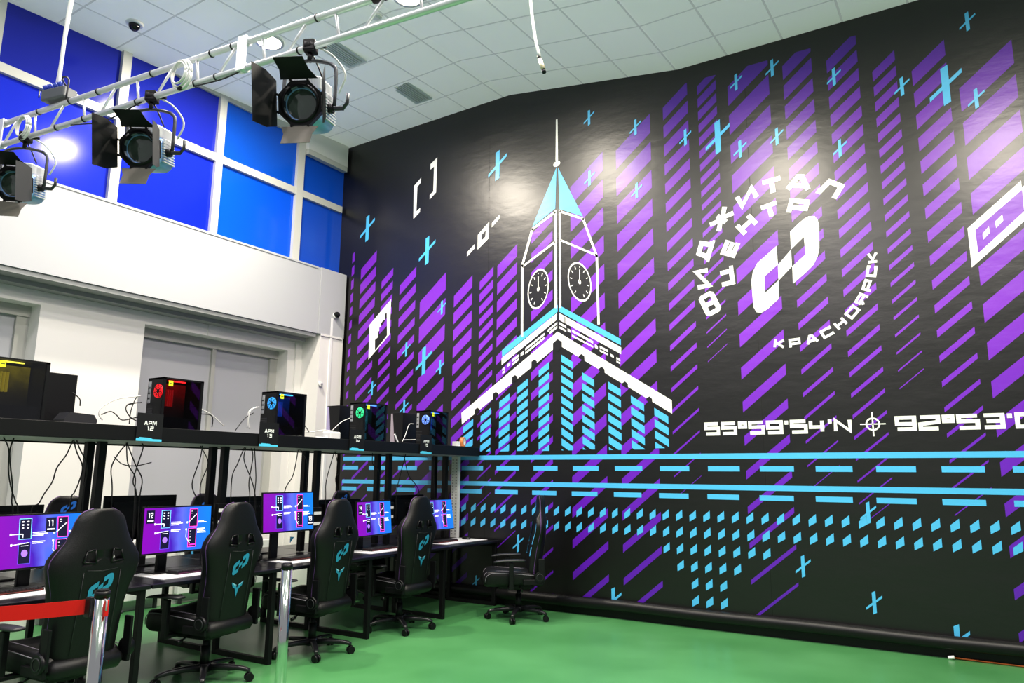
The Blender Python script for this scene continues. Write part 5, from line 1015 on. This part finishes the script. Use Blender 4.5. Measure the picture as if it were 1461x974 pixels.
# downlights
def downlight(x, y, label, p=120):
    z = zc(x, y)
    t = thing('ceiling_light', label, 'ceiling light', (x, y, z), group='round ceiling downlights')
    bm = B(); disc_ring(bm, (0, 0, -.008), (0, 0, 1), .14, .17, .02, 32); finish('rim', bm, M_w, t)
    bm = B(); cyl(bm, (0, 0, -.006), (0, 0, 1), .14, .01, 32); finish('diffuser', bm, mat('diffuser', (255, 255, 255), .5, emis=(255, 244, 214), es=14), t)
    ld = bpy.data.lights.new('light', 'AREA'); ld.shape = 'DISK'; ld.size = .34; ld.energy = p; ld.color = (1, .91, .77) if p > 140 else (1, .92, .94)
    lo = bpy.data.objects.new('lamp_source', ld); COL.objects.link(lo); lo.parent = t; lo.location = (0, 0, -.03)
DL = [(-6.8, 5.25, 'bright round ceiling downlight seen behind the right spotlight'), (-4.8, 5.45, 'bright round ceiling downlight at the top edge above the truss'), (-2.15, 4.7, 'round ceiling downlight outside the top edge, second from the mural corner'), (.71, 4.2, 'round ceiling downlight outside the top edge on the right'),
      (-5.7, 1.9, 'round ceiling downlight near the windows'), (-4.2, 2.4, 'round ceiling downlight above the truss middle'), (-1.6, 2.2, 'round ceiling downlight above the open floor'), (.9, 1.8, 'round ceiling downlight at the room side'), (-5.5, -.6, 'unseen fill downlight added behind the viewer left'), (-2.2, -.8, 'unseen fill downlight added behind the viewer')]  # last two, behind the viewer, are unseen and added as fill
for i, (x, y, l) in enumerate(DL): downlight(x, y, l, [240, 165, 235, 245, 50, 90, 105, 105, 80, 105][i])
# radiator under the windows, floor bits
def radiator(y0, y1, label):
    t = thing('radiator', label, 'radiator', (-8.52, (y0+y1)/2, 0), group='white radiators'); h = (y1-y0)/2
    bm = B()
    for k in range(4): box(bm, -.04, .04, -h, h, .12+k*.15, .24+k*.15, .01)
    finish('panels', bm, M_w, t)
    bm = B(); box(bm, -.02, .02, -h+.02, h-.02, .12, .68); box(bm, -.02, .02, -h+.05, -h+.08, 0, .14); box(bm, -.02, .02, h-.08, h-.05, 0, .14); finish('rear_bracket', bm, M_dplast, t)
radiator(2.0, 3.8, 'white radiator low on the window wall at left'); radiator(4.2, 5.6, 'white radiator low on the window wall seen below screen 12'); radiator(5.8, 7.3, 'white radiator low on the window wall seen below screen 13')
bm = B(); tube(bm, smooth_path([(-.35, YM-.03, .012), (0, YM-.025, .008), (.6, YM-.03, .008), (1.8, YM-.03, .008)]), .007, 6); tag(finish('floor_cable', bm, M_orange), 'orange cable along the floor at the foot of the mural', 'cable')
bm = B(); cyl(bm, (-.37, YM-.06, .018), (1, 0, .2), .016, .05, 12); tag(finish('power_plug', bm, M_w), 'small white plug on the floor at the foot of the mural', 'plug')
bm = B(); box(bm, -.5, .5, -.05, .05, 0, 0.0006)
# ---------------------------------------------------------------- world, camera
w = bpy.data.worlds.new('w'); sc.world = w; w.use_nodes = True
w.node_tree.nodes['Background'].inputs[0].default_value = (.95, .97, 1, 1); w.node_tree.nodes['Background'].inputs[1].default_value = .38
bm.free()
yaw, pitch, roll = -0.56239467, 0.1795045, 0.00812231
cyw, syw, cp, sp_ = math.cos(yaw), math.sin(yaw), math.cos(pitch), math.sin(pitch)
fwd = Vector((syw*cp, cyw*cp, sp_)); right = Vector((cyw, -syw, 0)); up = right.cross(fwd)
r2 = right*math.cos(roll)+up*math.sin(roll); u2 = -right*math.sin(roll)+up*math.cos(roll)
cd = bpy.data.cameras.new('cam'); cam = bpy.data.objects.new('camera', cd); COL.objects.link(cam)
cam.matrix_world = Matrix(((r2.x, u2.x, -fwd.x, 0), (r2.y, u2.y, -fwd.y, 0), (r2.z, u2.z, -fwd.z, 1.6), (0, 0, 0, 1)))
cd.sensor_width = 36; cd.lens = 1047.83/1461*36; cd.clip_start = .05
sc.camera = cam
sc.view_settings.view_transform = 'Standard'; sc.view_settings.look = 'None'; sc.view_settings.exposure = 0; sc.view_settings.gamma = .9
sc.cycles.use_denoising = True
sc.cycles.max_bounces = 8; sc.cycles.transparent_max_bounces = 8
sc.cycles.sample_clamp_indirect = 6
